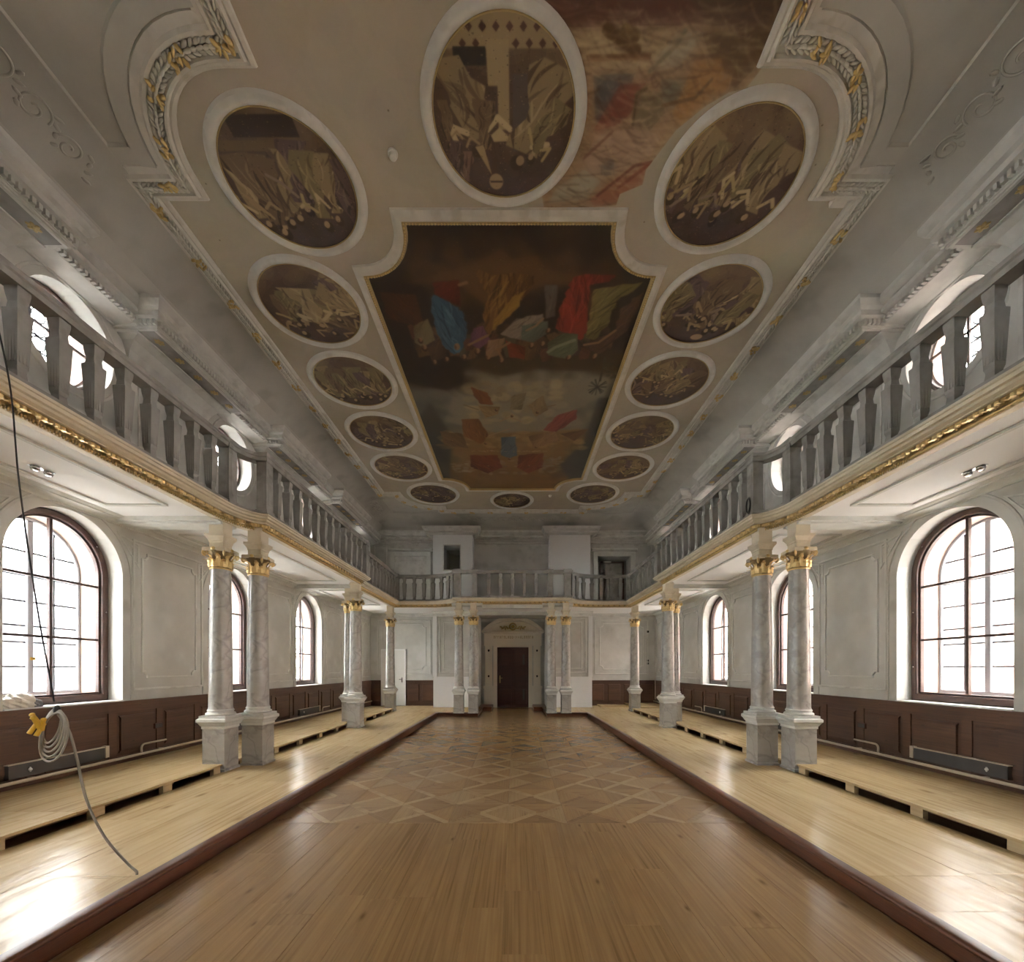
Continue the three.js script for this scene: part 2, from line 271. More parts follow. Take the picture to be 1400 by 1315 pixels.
    const pane = (name, x0, x1, y0, y1, r, m, off) => {
      const top = arch(r), p = [[x0, y0], [x1, y0]]; for (let k = 6; k >= 0; k--) { const x = x0 + (x1 - x0) * k / 6, t = top(x); p.push([x, Math.max(y0 + .002, Math.min(y1, t < 0 ? y0 : t))]); }
      if (Math.max(...p.map(v => v[1])) - y0 < .03) return;
      part(name, xf(raw(new THREE.ShapeGeometry(poly(p))), basis([0, 0, -1], [0, 1, 0], [-s, 0, 0], [s * off, 0, 0])), m, win);
    };
    for (const q of [-1, 1]) { const x0 = q < 0 ? c - WIN_R + .1 : c + .018, x1 = q < 0 ? c - .018 : c + WIN_R - .1; for (const [y0, y1] of [[1.26, 1.984], [2.016, 2.734], [2.766, 3.6]]) pane('pane', x0, x1, y0, y1, WIN_R - .1, M.glass, W + .26); }
    // outer sash: thick middle post, thin glazing bars
    const mo = basis([0, 0, -1], [0, 1, 0], [-s, 0, 0], [s * (W + .56), 0, 0]);
    part('outer_frame', xf(ring(archP(c, .62, WIN_SILL + .1, WIN_SPR), archP(c, .585, WIN_SILL + .17, WIN_SPR), .05, .006), mo), M.sash, win);
    part('outer_post', xf(ext(poly(rectP(c - .036, c + .036, WIN_SILL + .17, WIN_SPR + .58)), .05, .006), mo), M.sash, win);
    const xs = [-.585, -.30, 0, .30, .585], ys = [1.30, 1.62, 1.93, 2.14, 2.45, 2.78, 3.08, 3.5];
    for (const x of [-.30, .30]) part('glazing_bar', xf(ext(poly(rectP(c + x - .013, c + x + .013, WIN_SILL + .16, arch(.585)(c + x))), .02), mo), M.lead, win);
    for (let k = 1; k < 7; k++) { const h = ys[k] > WIN_SPR ? Math.sqrt(.585 ** 2 - (ys[k] - WIN_SPR) ** 2) : .585; part('glazing_bar', xf(ext(poly(rectP(c - h, c + h, ys[k] - .013, ys[k] + .013)), .02), mo), M.lead, win); }
    if (seen) for (let a = 0; a < 4; a++) for (let k = 0; k < 7; k++) pane('outer_pane', c + xs[a], c + xs[a + 1], ys[k], ys[k + 1], .585, M.glass, W + .545);
    else pane('outer_pane', c - .58, c + .58, 1.3, 3.5, .585, M.glass, W + .545);
    // studs on the brown frame
    for (const [x, y] of [[WIN_R - .045, 1.62], [WIN_R - .045, 2.4], [(WIN_R - .045) * .8, WIN_SPR + (WIN_R - .045) * .6]]) for (const q of [-1, 1]) part('frame_stud', at(blob(.012, .012, .012), s * (W + .2), y, -(c + q * x)), M.chrome, win);

    // oval window of the gallery
    const ov = struct('window_' + (i + 13 + (s < 0 ? 0 : 6)), 'round leaded gallery window ' + WHERE[i] + ', ' + PAIRSIDE(s), 'window');
    part('frame', xf(ring(ovalP(c, OV_Y, OV_A - .004, OV_B - .004), ovalP(c, OV_Y, OV_A - .05, OV_B - .05), .06, .008), mi), M.brown, ov);
    part('mullion', xf(ext(poly(rectP(c - .014, c + .014, OV_Y - OV_B + .05, OV_Y + OV_B - .05)), .03, .004), mi), M.brown, ov);
    part('transom', xf(ext(poly(rectP(c - OV_A + .05, c + OV_A - .05, OV_Y + .06, OV_Y + .085)), .03, .004), mi), M.brown, ov);
    part('pane', xf(raw(new THREE.ShapeGeometry(poly(ovalP(c, OV_Y, OV_A - .045, OV_B - .045)))), basis([0, 0, -1], [0, 1, 0], [-s, 0, 0], [s * (W + .25), 0, 0])), M.glass, ov);
    part('outer_frame', xf(ring(ovalP(c, OV_Y, OV_A - .07, OV_B - .07), ovalP(c, OV_Y, OV_A - .1, OV_B - .1), .04, .006), mo), M.sash, ov);
    part('outer_pane', xf(raw(new THREE.ShapeGeometry(poly(ovalP(c, OV_Y, OV_A - .1, OV_B - .1)))), basis([0, 0, -1], [0, 1, 0], [-s, 0, 0], [s * (W + .545), 0, 0])), M.glass, ov);
    part('outer_post', xf(ext(poly(rectP(c - .02, c + .02, OV_Y - .46, OV_Y + .46)), .03), mo), M.lead, ov);
    for (const y of [-.28, -.09, .10, .28]) { const h = (OV_A - .13) * Math.sqrt(1 - (y / (OV_B - .13)) ** 2); part('glazing_bar', xf(ext(poly(rectP(c - h, c + h, OV_Y + y - .011, OV_Y + y + .011)), .015), mo), M.lead, ov); }
    const circ = []; for (let a = -1; a <= 1; a += 2) for (const y of [-.37, -.185, .005, .19, .37]) for (const x of [.12, .32]) { if (Math.hypot(x, y) < .40) circ.push(xf(raw(new THREE.TorusGeometry(.08, .009, 4, 20)), new THREE.Matrix4().multiplyMatrices(mo, new THREE.Matrix4().makeTranslation(c + a * x, OV_Y + y, .01)))); }
    part('leading', join(circ), M.lead, ov);
  });

  // ---------- dado ----------
  const bd = struct('baseboard_' + side, 'dark brown panelled timber dado under the windows ' + PAIRSIDE(s), 'dado');
  part('backing', box(s * W, s * (W - .03), Y_SIDE, Y_DADO - .03, D0, D1), M.dado2, bd);
  part('cap_rail', box(s * W, s * (W - .055), Y_DADO - .035, Y_DADO - .004, D0, D1), M.dado, bd);
  part('bottom_rail', box(s * W, s * (W - .045), Y_PLAT, Y_PLAT + .1, D0, D1), M.dado, bd);
  part('top_rail', box(s * W, s * (W - .045), Y_DADO - .16, Y_DADO - .036, D0, D1), M.dado, bd);
  let k = 0; for (let d = 1.2; d < D1 - .5; d += .79, k++) {
    part('stile', box(s * W, s * (W - .044), Y_PLAT + .1, Y_DADO - .16, d - .06, d + .06), M.dado, bd);
    part('raised_panel', stack([[.001, .32, Y_PLAT + .14], [.001, .32, Y_DADO - .2]].map(() => 0) && [[.012, .30, Y_PLAT + .15], [.02, .28, Y_PLAT + .18], [.02, .28, Y_DADO - .24], [.012, .30, Y_DADO - .21]], s * (W - .035), d + .395), k % 2 ? M.dado : M.dado2, bd);
  }
}

// near end wall behind the camera
{
  const w = struct('wall_front', 'plain plaster end wall behind the viewpoint', 'wall');
  part('plaster_shell', box(-W - .85, W + .85, -.3, Y_CEIL + .4, D0 - .4, D0), M.wall, w);
}

// ---------- back wall with recess, piers and upper doors ----------
{
  const w = struct('wall_back', 'grey plaster end wall with white piers and a recess for the portal', 'wall');
  part('shell', [box(-W - .85, W + .85, -.3, Y_CEIL + .4, DR, DR + .4)], M.wall, w);
  for (const s of [-1, 1]) {
    part('side_wall', box(s * 3.0, s * (W + .01), 0, Y_GAL, D1, DR), M.wall, w);
    part('centre_wall', box(s * 1.3, s * 3.0, 0, Y_GAL, DC, DR), M.wall, w);
    part('white_lower_coat', box(s * 1.3, s * 3.002, Y_SIDE, 1.28, DC - .006, DC + .4), M.white, w);
    part('corner_pilaster', box(s * 2.86, s * 3.02, 1.28, 3.66, DC - .03, DC + .3), M.white, w);
    const mb = M_BACK(DC), ms = M_BACK(D1), sx = (a, b) => s > 0 ? [a, b] : [-b, -a];
    part('panel_moulding', xf(frameRing('r', ...sx(1.42, 2.78), 1.42, 3.50, .045, .03), mb), M.mould, w);
    part('panel_moulding', xf(frameRing('r', ...sx(1.58, 2.62), 1.58, 3.36, .03, .025), mb), M.mould, w);
    part('panel_moulding', xf(frameRing('r', ...sx(3.22, 5.32), 1.36, 3.50, .04, .03), ms), M.mould, w);
    part('panel_moulding', xf(frameRing('n', ...sx(3.40, 5.14), 1.54, 3.36, .03, .025, .14), ms), M.mould, w);
    // upper storey
    part('upper_wall', s < 0 ? xf(ext(hole(poly(rectP(-W, 0, Y_GAL, Y_CEIL)), rectP(-2.60, -2.0, 5.34, 6.24)), DR - D1), M_BACK(DR)) : join([box(0, 3.34, Y_GAL, Y_CEIL, D1, DR), box(4.63, W, Y_GAL, Y_CEIL, D1, DR), box(3.34, 4.63, 6.0, Y_CEIL, D1, DR)]), M.upper, w);
    const pier = s < 0 ? [-3.02, -1.52] : [1.40, 2.94];
    if (s > 0) part('white_pier', box(pier[0], pier[1], Y_GAL, 6.66, DC, D1 + .1), M.white, w);
    else {
      const sh = hole(poly(rectP(pier[0], pier[1], Y_GAL, 6.66)), rectP(-2.60, -2.0, 5.34, 6.24));
      part('white_pier', xf(ext(sh, .65), M_BACK(D1 + .0)), M.white, w);
      part('pier_opening_frame', xf(frameRing('r', -2.64, -1.96, 5.30, 6.28, .04, .02), M_BACK(DC)), M.upmould, w);
    }
    const x0 = s < 0 ? -4.64 : 3.34, x1 = s < 0 ? -3.40 : 4.63;
    const mu = M_BACK(D1);
    part('upper_doorcase', xf(ext(poly([[x0 - .18, Y_GAL], [x0, Y_GAL], [x0, 6.0], [x1, 6.0], [x1, Y_GAL], [x1 + .18, Y_GAL], [x1 + .18, 6.18], [x0 - .18, 6.18]]), .06, .012), mu), M.mould, w);
    part('upper_doorcase_head', xf(ext(poly(rectP(x0 - .26, x1 + .26, 6.20, 6.30)), .12, .02), mu), M.mould, w);
    part('upper_panel_moulding', xf(frameRing('r', ...(s < 0 ? [-5.45, -4.95] : [4.95, 5.45]), 4.4, 6.45, .03, .02), mu), M.upmould, w);
  }
  // recess round the portal
  part('recess_ceiling', box(-1.3, 1.3, 3.62, Y_GAL, DC, DR), M.wall, w);
  part('recess_crown_moulding', box(-1.3, 1.3, 3.5, 3.62, DR - .06, DR), M.mould, w);
  // grey blind panel in the closed upper doorway
  const ld = struct('door_2', 'grey blind door panel in the upper doorcase beside the white pier with an opening', 'door');
  part('door_panel', box(-4.64, -3.40, Y_GAL, 6.0, D1 - .02, D1 + .02), M.upmould, ld);
  part('panel_moulding', xf(frameRing('r', -4.5, -3.54, 4.1, 5.85, .03, .02), M_BACK(D1 - .02)), M.upmould, ld);
  const rd = struct('door_3', 'dark half-open doorway with a pale door leaf on the upper gallery', 'door');
  part('passage_back', box(3.3, 4.67, Y_GAL, 6.05, DR - .03, DR), M.balus, rd);
  part('door_leaf', box(3.75, 4.4, Y_GAL, 5.75, DR - .3, DR - .26), M.balus, rd);
  part('door_frame', join([box(3.5, 3.56, Y_GAL, 5.9, DR - .3, DR - .22), box(4.42, 4.48, Y_GAL, 5.9, DR - .3, DR - .22), box(3.5, 4.48, 5.84, 5.9, DR - .3, DR - .22)]), M.brown, rd);
  part('sign_light', box(3.62, 3.95, 5.86, 5.89, DR - .36, DR - .31), M.plastic, rd);
  part('hanging_box', box(3.52, 3.64, 5.1, 5.45, DR - .34, DR - .3), M.radiator, rd);
  const bb = struct('baseboard_back', 'dark brown timber dado on the end wall between white door and piers', 'dado');
  for (const [a, b] of [[-5.58, -5.16], [-4.20, -3.02], [3.02, 5.58]]) {
    part('backing', box(a, b, Y_SIDE, Y_DADO, D1 - .03, D1), M.dado2, bb);
    part('cap_rail', box(a, b, Y_DADO - .04, Y_DADO, D1 - .06, D1), M.dado, bb);
    const n = Math.max(1, Math.round((b - a) / .6)); for (let i = 0; i < n; i++) part('raised_panel', xf(ext(poly(rectP(a + (b - a) * (i + .12) / n, a + (b - a) * (i + .88) / n, .32, .98)), .03, .014), M_BACK(D1 - .03)), M.dado, bb);
  }
  const wd = struct('door_4', 'plain white flush door with lever handle behind the single marble column', 'door');
  part('door_leaf', box(-5.12, -4.26, Y_SIDE + .01, 2.30, D1 - .05, D1), M.whitedoor, wd);
  part('door_frame', join([box(-5.17, -5.12, Y_SIDE, 2.35, D1 - .07, D1), box(-4.26, -4.20, Y_SIDE, 2.35, D1 - .07, D1), box(-5.12, -4.26, 2.30, 2.35, D1 - .07, D1)]), M.white, wd);
  part('handle', join([box(-4.36, -4.33, 1.05, 1.24, D1 - .065, D1 - .05), box(-4.45, -4.34, 1.16, 1.18, D1 - .1, D1 - .08), box(-4.355, -4.335, 1.16, 1.18, D1 - .1, D1 - .05)]), M.chrome, wd);
}

// ---------- portal and main door ----------
{
  const p = struct('trim_1', 'painted portal with pilasters and segmental pediment framing the dark door', 'portal');
  const mb = M_BACK(DR);
  for (const s of [-1, 1]) {
    part('pedestal', box(s * .80, s * 1.17, Y_SIDE, .78, DR - .14, DR), M.portal, p);
    part('pedestal_panel', xf(frameRing('r', s > 0 ? .87 : -1.10, s > 0 ? 1.10 : -.87, .24, .68, .03, .02), M_BACK(DR - .14)), M.portal, p);
    part('pedestal_cap', box(s * .77, s * 1.20, .78, .88, DR - .18, DR), M.portal, p);
    part('pilaster', box(s * .84, s * 1.13, .88, 2.52, DR - .10, DR), M.portal, p);
    part('pilaster_panel', xf(frameRing('r', s > 0 ? .90 : -1.07, s > 0 ? 1.07 : -.90, .98, 2.42, .025, .02), M_BACK(DR - .10)), M.portal, p);
    part('pilaster_cap', box(s * .80, s * 1.17, 2.52, 2.60, DR - .15, DR), M.portal, p);
    part('jamb', box(s * .64, s * .80, 0, 2.50, DR - .08, DR), M.portal, p);
    for (const y of [1.28, 2.32]) part('hook', at(blob(.035, .045, .03), s * .985, y, -DR + .14), M.dark, p);
  }
  part('lintel', box(-.80, .80, 2.46, 2.60, DR - .09, DR), M.portal, p);
  part('frieze', box(-1.17, 1.17, 2.60, 3.02, DR - .12, DR), M.portal, p);
  part('cornice', stack([[1.17, .13, 3.0], [1.20, .17, 3.03], [1.28, .24, 3.06], [1.28, .24, 3.10], [1.24, .2, 3.12]], 0, DR), M.portal, p);
  // segmental pediment
  const seg = (r0, hw, y0, n = 24) => { const cy = y0 - Math.sqrt(r0 * r0 - hw * hw), a = Math.asin(hw / r0), q = []; for (let i = 0; i <= n; i++) { const t = a - 2 * a * i / n; q.push([r0 * Math.sin(t), cy + r0 * Math.cos(t)]); } return q; };
  const o = seg(1.62, 1.26, 3.12), i2 = seg(1.56, 1.06, 3.13);
  part('pediment_arch', xf(ext(poly([...o, ...i2.slice().reverse()]), .24, .02), mb), M.portal, p);
  part('tympanum', xf(ext(poly([...seg(1.56, 1.1, 3.12)]), .06), mb), M.portal, p);
  part('gilded_wreath', at(raw(new THREE.TorusGeometry(.13, .03, 8, 28)), 0, 3.30, -DR + .1), M.oldgold, p);
  part('gilded_boss', at(blob(.07, .07, .04, 12, 8), 0, 3.30, -DR + .09), M.gold, p);
  const sc = []; for (const s of [-1, 1]) for (let k = 0; k < 6; k++) sc.push(at(blob(.07, .03, .02), s * (.2 + k * .055), 3.22 + (k % 2) * .06, -DR + .08, 0, 0, s * k * .7));
  part('gilded_scrolls', join(sc), M.oldgold, p);
  const r = rngOf(5), tx = [];   // the inscription is worn past reading: rows of upright strokes and a dash
  for (let k = 0; k < 20; k++) { const x = -.78 + k * .082; if (k === 10) { tx.push(box(x - .02, x + .04, 2.86, 2.875, DR - .13, DR - .12)); continue; } tx.push(box(x, x + .016, 2.81, 2.92, DR - .13, DR - .12)); if (r() > .3) tx.push(box(x + .035, x + .05, 2.81, 2.92, DR - .13, DR - .12)); const yb = r() > .5 ? 2.9 : r() > .5 ? 2.86 : 2.81; tx.push(box(x, x + .05, yb, yb + .014, DR - .13, DR - .12)); }
  part('worn_inscription', join(tx), M.oldgold, p);
  const d = struct('door_1', 'dark brown panelled main door in the pedimented portal', 'door');
  part('door_leaf', box(-.64, .64, .01, 2.46, DR - .06, DR), M.doorwood, d);
  for (const [x0, x1] of [[-.56, -.06], [.06, .56]]) for (const [y0, y1] of [[.12, .75], [.85, 1.65], [1.75, 2.36]]) part('door_panel', xf(ext(poly(rectP(x0, x1, y0, y1)), .025, .012), M_BACK(DR - .06)), M.doorwood, d);
  for (const y of [.32, 1.75]) part('hinge', box(.40, .48, y, y + .42, DR - .1, DR - .08), M.radiator, d);
  part('handle', join([box(-.55, -.50, 1.0, 1.3, DR - .1, DR - .085), at(blob(.03, .03, .04), -.52, 1.2, -DR + .12), box(-.56, -.42, 1.19, 1.21, DR - .13, DR - .11)]), M.oldgold, d);
}

// ---------- floors ----------
{
  const f = struct('floor', 'polished wooden floor of wide boards and diagonal parquet in the sunken middle of the hall', 'floor');
  part('sub_floor', box(-W, W, -.3, -.03, D0, DR), M.under, f);
  const r = rngOf(77), geos = [], TH = .03, bw = 2 * S / 20;
  // wide boards, laid along the hall in front of the parquet
  for (let i = 0; i < 20; i++) {
    const x0 = -S + i * bw, cuts = [D0, .6 + r() * 1.2, 4.385]; if (i % 3 === 1) cuts.splice(2, 0, 2.6 + r() * 1.2);
    for (let k = 0; k + 1 < cuts.length; k++) {
      const g = stack([[bw / 2 - .0002, (cuts[k + 1] - cuts[k]) / 2, -TH], [bw / 2 - .0002, (cuts[k + 1] - cuts[k]) / 2 - .0003, -.0015], [bw / 2 - .0016, (cuts[k + 1] - cuts[k]) / 2 - .0016, 0]], x0 + bw / 2, (cuts[k] + cuts[k + 1]) / 2);
      boxUV(g, 0, r() * 5, r() * 3); part('plank', g, M.plank[(i + k) % 2], f, true);
    }
  }
  // parquet: squares of four triangles with paler diagonal strips between
  const nx = 8, pw = 2 * S / nx, rows = 16, ph = (14.10 - 4.39) / rows, h = pw / 2, hv = ph / 2, st = .032;
  const tri = (pts, rot) => { const g = xf(ext(poly(pts), .02, .0012), M_FLAT(-.02)); return boxUV(g, rot, r() * 2, r() * 2); };
  const T = []; for (let k = 0; k < 4; k++) for (let v = 0; v < 3; v++) {
    const c = k * Math.PI / 2, R = ([x, y]) => [x * Math.cos(c) - y * Math.sin(c), (x * Math.sin(c) + y * Math.cos(c)) * hv / h];
    T.push(tri([[-h + st * 1.5, -h + .001], [h - st * 1.5, -h + .001], [0, -st * 1.5]].map(R), (k % 2 ? 0 : Math.PI / 2)));
  }
  const P = []; for (let k = 0; k < 4; k++) { const c = k * Math.PI / 2, R = ([x, y]) => [x * Math.cos(c) - y * Math.sin(c), (x * Math.sin(c) + y * Math.cos(c)) * hv / h]; P.push(tri([[0, 0], [-st * 1.45, 0], [-h + .001, -h + st * 1.45], [-h + .001, -h + .001], [-h + st * 1.45, -h + .001], [0, -st * 1.45]].map(R), Math.PI / 4 * (k % 2 ? 1 : -1))); }
  const restT = [], restP = []; let nT = 0, nP = 0;
  for (let j = 0; j < rows; j++) for (let i = 0; i < nx; i++) {
    const x = -S + (i + .5) * pw, z = -(4.39 + (j + .5) * ph);
    for (let k = 0; k < 4; k++) {
      const g = T[k * 3 + Math.floor(r() * 3)], m = M.parq[Math.floor(r() * 3)];
      if (nT++ < 296) shared('parquet_triangle', g, m, f, x, 0, z); else restT.push(at(g, x, 0, z));
      const light = r() > .45;
      if (nP++ < 296) shared('parquet_strip', P[k], light ? M.strip : m, f, x, 0, z); else restP.push(at(P[k], x, 0, z));
    }
  }
  const a = part('parquet_triangles', join(restT), M.parq[0], f, true); a.userData.kind = 'stuff';
  const b = part('parquet_strips', join(restP), M.parq[2], f, true); b.userData.kind = 'stuff';
  part('recess_boards', box(-1.15, 1.15, -.02, -.0005, 14.1, DR), M.plank[0], f);
  // raised side floors of glued sheets
  const sf = struct('floor_side', 'raised pale glossy wooden side floors along both rows of columns', 'floor');
  for (const s of [-1, 1]) {
    part('sub_floor', box(s * (S + .07), s * PX, -.02, Y_SIDE - .022, D0, D1), M.under, sf);
    part('sub_floor', box(s * PX, s * W, -.02, Y_SIDE - .022, 14.41, D1), M.under, sf);
    const cols = [[S + .04, 3.27], [3.272, PX]]; part('floor_sheet', box(s * (PX + .002), s * W, Y_SIDE - .022, Y_SIDE, 14.41, D1), M.side[1], sf); let n = 0;
    for (const [x0, x1] of cols) { let d = D0 + (n % 2) * 1.1; const ds = [D0]; while (d < D1 - 2.6) { d += 2.5; ds.push(d); } ds.push(D1);
      for (let k = 0; k + 1 < ds.length; k++) { const g = stack([[(x1 - x0) / 2, (ds[k + 1] - ds[k]) / 2 - .0008, Y_SIDE - .022], [(x1 - x0) / 2, (ds[k + 1] - ds[k]) / 2 - .0008, Y_SIDE - .0015], [(x1 - x0) / 2 - .0015, (ds[k + 1] - ds[k]) / 2 - .002, Y_SIDE]], s * (x0 + x1) / 2, (ds[k] + ds[k + 1]) / 2); boxUV(g, 0, r() * 5, r() * 3); part('floor_sheet', g, M.side[(k + n) % 2], sf, true); } n++; }
    // step round the end of the sunken floor, with the column plinths on it
    part('end_step_sheet', stack([[(S + .04 - 1.15) / 2, (DC - 14.14) / 2, Y_SIDE - .02], [(S + .04 - 1.15) / 2, (DC - 14.14) / 2, Y_SIDE]], s * (S + .04 + 1.15) / 2, (14.14 + DC) / 2), M.side[0], sf);
    part('end_step_fill', box(s * 1.19, s * (S + .08), -.02, Y_SIDE - .021, 14.17, DC), M.under, sf);
    part('portal_step', box(s * .80, s * 1.3, -.02, Y_SIDE, DC, DR), M.nosing, sf);
    part('inner_strip', box(s * 1.15, s * 1.3, Y_SIDE - .02, Y_SIDE, 14.14, DC), M.side[1], sf);
  }
  const nose = [[0, -.02], [0, .085], [.012, .09], [.03, .098], [.036, .113], [.03, .128], [.015, Y_SIDE + .002], [-.05, Y_SIDE + .002]];
  const edge = [[S + .04, D0], [S + .04, 14.14], [1.15, 14.14], [1.15, DR - .14]];
  for (const s of [-1, 1]) {
    const t = struct('trim_' + (s < 0 ? 2 : 3), 'reddish brown step nosing edging the raised side floor ' + PAIRSIDE(s), 'step edge');
    const pts = edge.map(([x, d]) => [s * x, d]);
    const stn = pathSt(pts); if (s < 0) stn.forEach(q => { q.nx = -q.nx; q.nd = -q.nd; });
    part('nosing', sweepSt(stn, nose, .9), M.nosing, t);
  }
}
// ---------- upper cornice, cove and ceiling ----------
const BLOCKS = WIN.slice(0, -1).map((c, i) => (c + WIN[i + 1]) / 2);
{
  let t = 4;
  for (const s of [-1, 1]) {
    const c = struct('trim_' + t++, 'moulded plaster cornice with dentils along the upper side wall ' + PAIRSIDE(s), 'cornice');
    const st = [{ x: s * W, d: D0, nx: -s, nd: 0 }, { x: s * W, d: D1, nx: -s, nd: 0 }];
    part('architrave', sweepSt(st, [[0, 6.43], [.03, 6.43], [.04, 6.445], [.1, 6.45], [.12, 6.46], [.24, 6.47], [.3, 6.475], [.3, 6.48]], .5), M.upmould, c);
    part('corona', sweepSt(st, [[.3, 6.48], [.31, 6.48], [.31, 6.53], [.4, 6.55], [.42, 6.56], [.42, 6.62], [.46, 6.64], [.5, 6.68], [.5, 6.74], [.44, 6.75]], .5), M.upmould, c);
    const dn = []; for (let d = 2.2; d < D1 - .3; d += .062) dn.push(box(s * (W - .31), s * (W - .365), 6.48, 6.53, d, d + .036));
    for (const b of BLOCKS) {
      if (b < 2) continue;
      const L = (o, y) => [o, 1.05 - .62 + Math.max(o, .3), y];
      const g = stack([[.0, .8, 6.12], [.03, .8, 6.14], [.08, .83, 6.24], [.18, .88, 6.34], [.30, .95, 6.38], [.30, .95, 6.40]].map(([o, h, y]) => [o, h, y]), s * W, b);
      part('bracket_cove', g, M.upmould, c);
      const bl = part('cornice_block', stack([[.62, 1.0, 6.395], [.62, 1.0, 6.42], [.63, 1.01, 6.42], [.63, 1.01, 6.5], [.70, 1.08, 6.53], [.70, 1.08, 6.60], [.74, 1.12, 6.63], [.78, 1.16, 6.70], [.78, 1.16, 6.76], [.5, .9, 6.80]], s * W, b), M.upmould, c);
      part('soffit_frame', join([box(s * (W - .60), s * (W - .565), 6.375, 6.396, b - .98, b + .98), box(s * (W - .335), s * (W - .3), 6.375, 6.396, b - .98, b + .98)]), M.upmould, bl);
      part('soffit_panel', box(s * (W - .565), s * (W - .335), 6.392, 6.394, b - .96, b + .96), M.balus, bl);
      for (let k = 0; k < 5; k++) {
        const fl = [blob(.022, .02, .022)]; for (let q = 0; q < 6; q++) fl.push(at(blob(.032, .012, .02), Math.cos(q * 1.047) * .035, .004, Math.sin(q * 1.047) * .035, -q * 1.047));
        part('gilded_rosette', at(join(fl), s * (W - .45), 6.383, -(b - .76 + k * .38)), M.oldgold, bl);
      }
      for (let d = b - 1.0; d < b + 1.0; d += .062) dn.push(box(s * (W - .63), s * (W - .675), 6.435, 6.5, d, d + .036));
      for (const q of [-1, 1]) for (let x = .34; x < .64; x += .062) dn.push(box(s * (W - x), s * (W - x - .036), 6.435, 6.5, b + q * 1.01, b + q * 1.055));
    }
    const dm = part('dentil_course', join(dn), M.upmould, c); dm.userData.kind = 'stuff';
  }
  // end cornice
  const c = struct('trim_' + t++, 'plaster cornice across the end wall above the white piers', 'cornice');
  const st = [{ x: -W, d: D1, nx: 0, nd: -1 }, { x: W, d: D1, nx: 0, nd: -1 }];
  part('architrave', sweepSt(st, [[0, 6.48], [.03, 6.5], [.03, 6.54], [.1, 6.56], [.12, 6.6], [.2, 6.66], [.3, 6.68], [.3, 6.74], [.38, 6.78], [.42, 6.84], [.42, 6.9], [.3, 6.92]], .5), M.upmould, c);
  for (const [a, b] of [[-3.3, -1.3], [1.2, 3.2]]) part('cornice_block', stack([[(b - a) / 2 - .15, .68, 6.64], [(b - a) / 2 - .1, .72, 6.67], [(b - a) / 2, .80, 6.70], [(b - a) / 2, .80, 6.76], [(b - a) / 2 + .06, .88, 6.82], [(b - a) / 2 + .1, .92, 6.90], [(b - a) / 2 + .05, .8, 6.93]], (a + b) / 2, D1), M.upmould, c);
  const dn = []; for (let x = -W + .3; x < W - .3; x += .062) dn.push(box(x, x + .036, 6.57, 6.62, D1 - .16, D1 - .1));
  part('dentil_course', join(dn), M.upmould, c).userData.kind = 'stuff';

  const ce = struct('ceiling', 'painted plaster ceiling with a smooth cove and a beige field', 'ceiling');
  part('slab', box(-W - .85, W + .85, Y_CEIL + .03, Y_CEIL + .4, D0, DR + .4), M.under, ce);
  const cov = (o0, y0, o1, y1) => { const p = []; for (let i = 0; i <= 12; i++) { const a = i / 12 * Math.PI / 2; p.push([o0 + (o1 - o0) * (1 - Math.cos(a)), y0 + (y1 - y0) * Math.sin(a)]); } return p; };
  const e0 = .44, e1 = 1.22;
  for (const s of [-1, 1]) part('cove', sweepSt([{ x: s * W, d: D0, nx: -s, nd: 0 }, { x: s * W, d: D1 - .0, nx: -s, nd: 0 }], [...cov(e0, 6.74, e1, Y_CEIL - .03), [e1 + .02, Y_CEIL - .03], [e1 + .03, Y_CEIL + .0]], .4), M.cove, ce);
  part('end_cove', sweepSt([{ x: -W, d: D1, nx: 0, nd: -1 }, { x: W, d: D1, nx: 0, nd: -1 }], [...cov(.3, 6.9, e1, Y_CEIL - .03), [e1 + .02, Y_CEIL - .03], [e1 + .03, Y_CEIL]], .4), M.cove, ce);
  // low stucco scrolls on the coves
  const scroll = (cx, r0, turn, map) => { const q = []; for (let i = 0; i <= 30; i++) { const t = i / 30 * 9, r = r0 * (1 - i / 36); q.push(map(cx + turn * r * Math.cos(t), r * Math.sin(t))); } return tube(q, .012, 50, 5); };
  const yE = o => 6.9 + (Y_CEIL - .03 - 6.9) * Math.sin(Math.acos(Math.max(0, Math.min(1, 1 - (o - .3) / (e1 - .3))))), yS = o => 6.74 + (Y_CEIL - .03 - 6.74) * Math.sin(Math.acos(Math.max(0, Math.min(1, 1 - (o - e0) / (e1 - e0)))));
  const es = []; for (let k = 0; k < 9; k++) { const x = -1.44 + k * .36, m = (u, v) => [u, yE(.72 + v) - .004, -(D1 - .72 - v)]; es.push(scroll(x, .15, k % 2 ? 1 : -1, m)); for (let j = 0; j < 3; j++) { const p = m(x + .1 + j * .06, (k % 2 ? 1 : -1) * (.1 - j * .06)); es.push(at(blob(.05, .012, .025, 6, 4), ...p, j + k)); } }
  part('stucco_scrolls', join(es), M.cove, ce);
  for (const s of [-1, 1]) for (const d0 of [3.9, 14.4]) { const q = []; for (let k = 0; k < 3; k++) { const m = (u, v) => [s * (W - .86 - v), yS(.86 + v) - .004, -u]; q.push(scroll(d0 + k * .34, .16 - k * .02, k % 2 ? 1 : -1, m)); for (let j = 0; j < 4; j++) { const p = m(d0 + k * .34 + .12 + j * .05, .12 - j * .07); q.push(at(blob(.05, .012, .025, 6, 4), ...p, j * .8 + k)); } } part('stucco_scrolls', join(q), M.cove, ce); }
  part('margin', box(-W, W, Y_CEIL, Y_CEIL + .03, D0, DR), M.cove, ce);
}

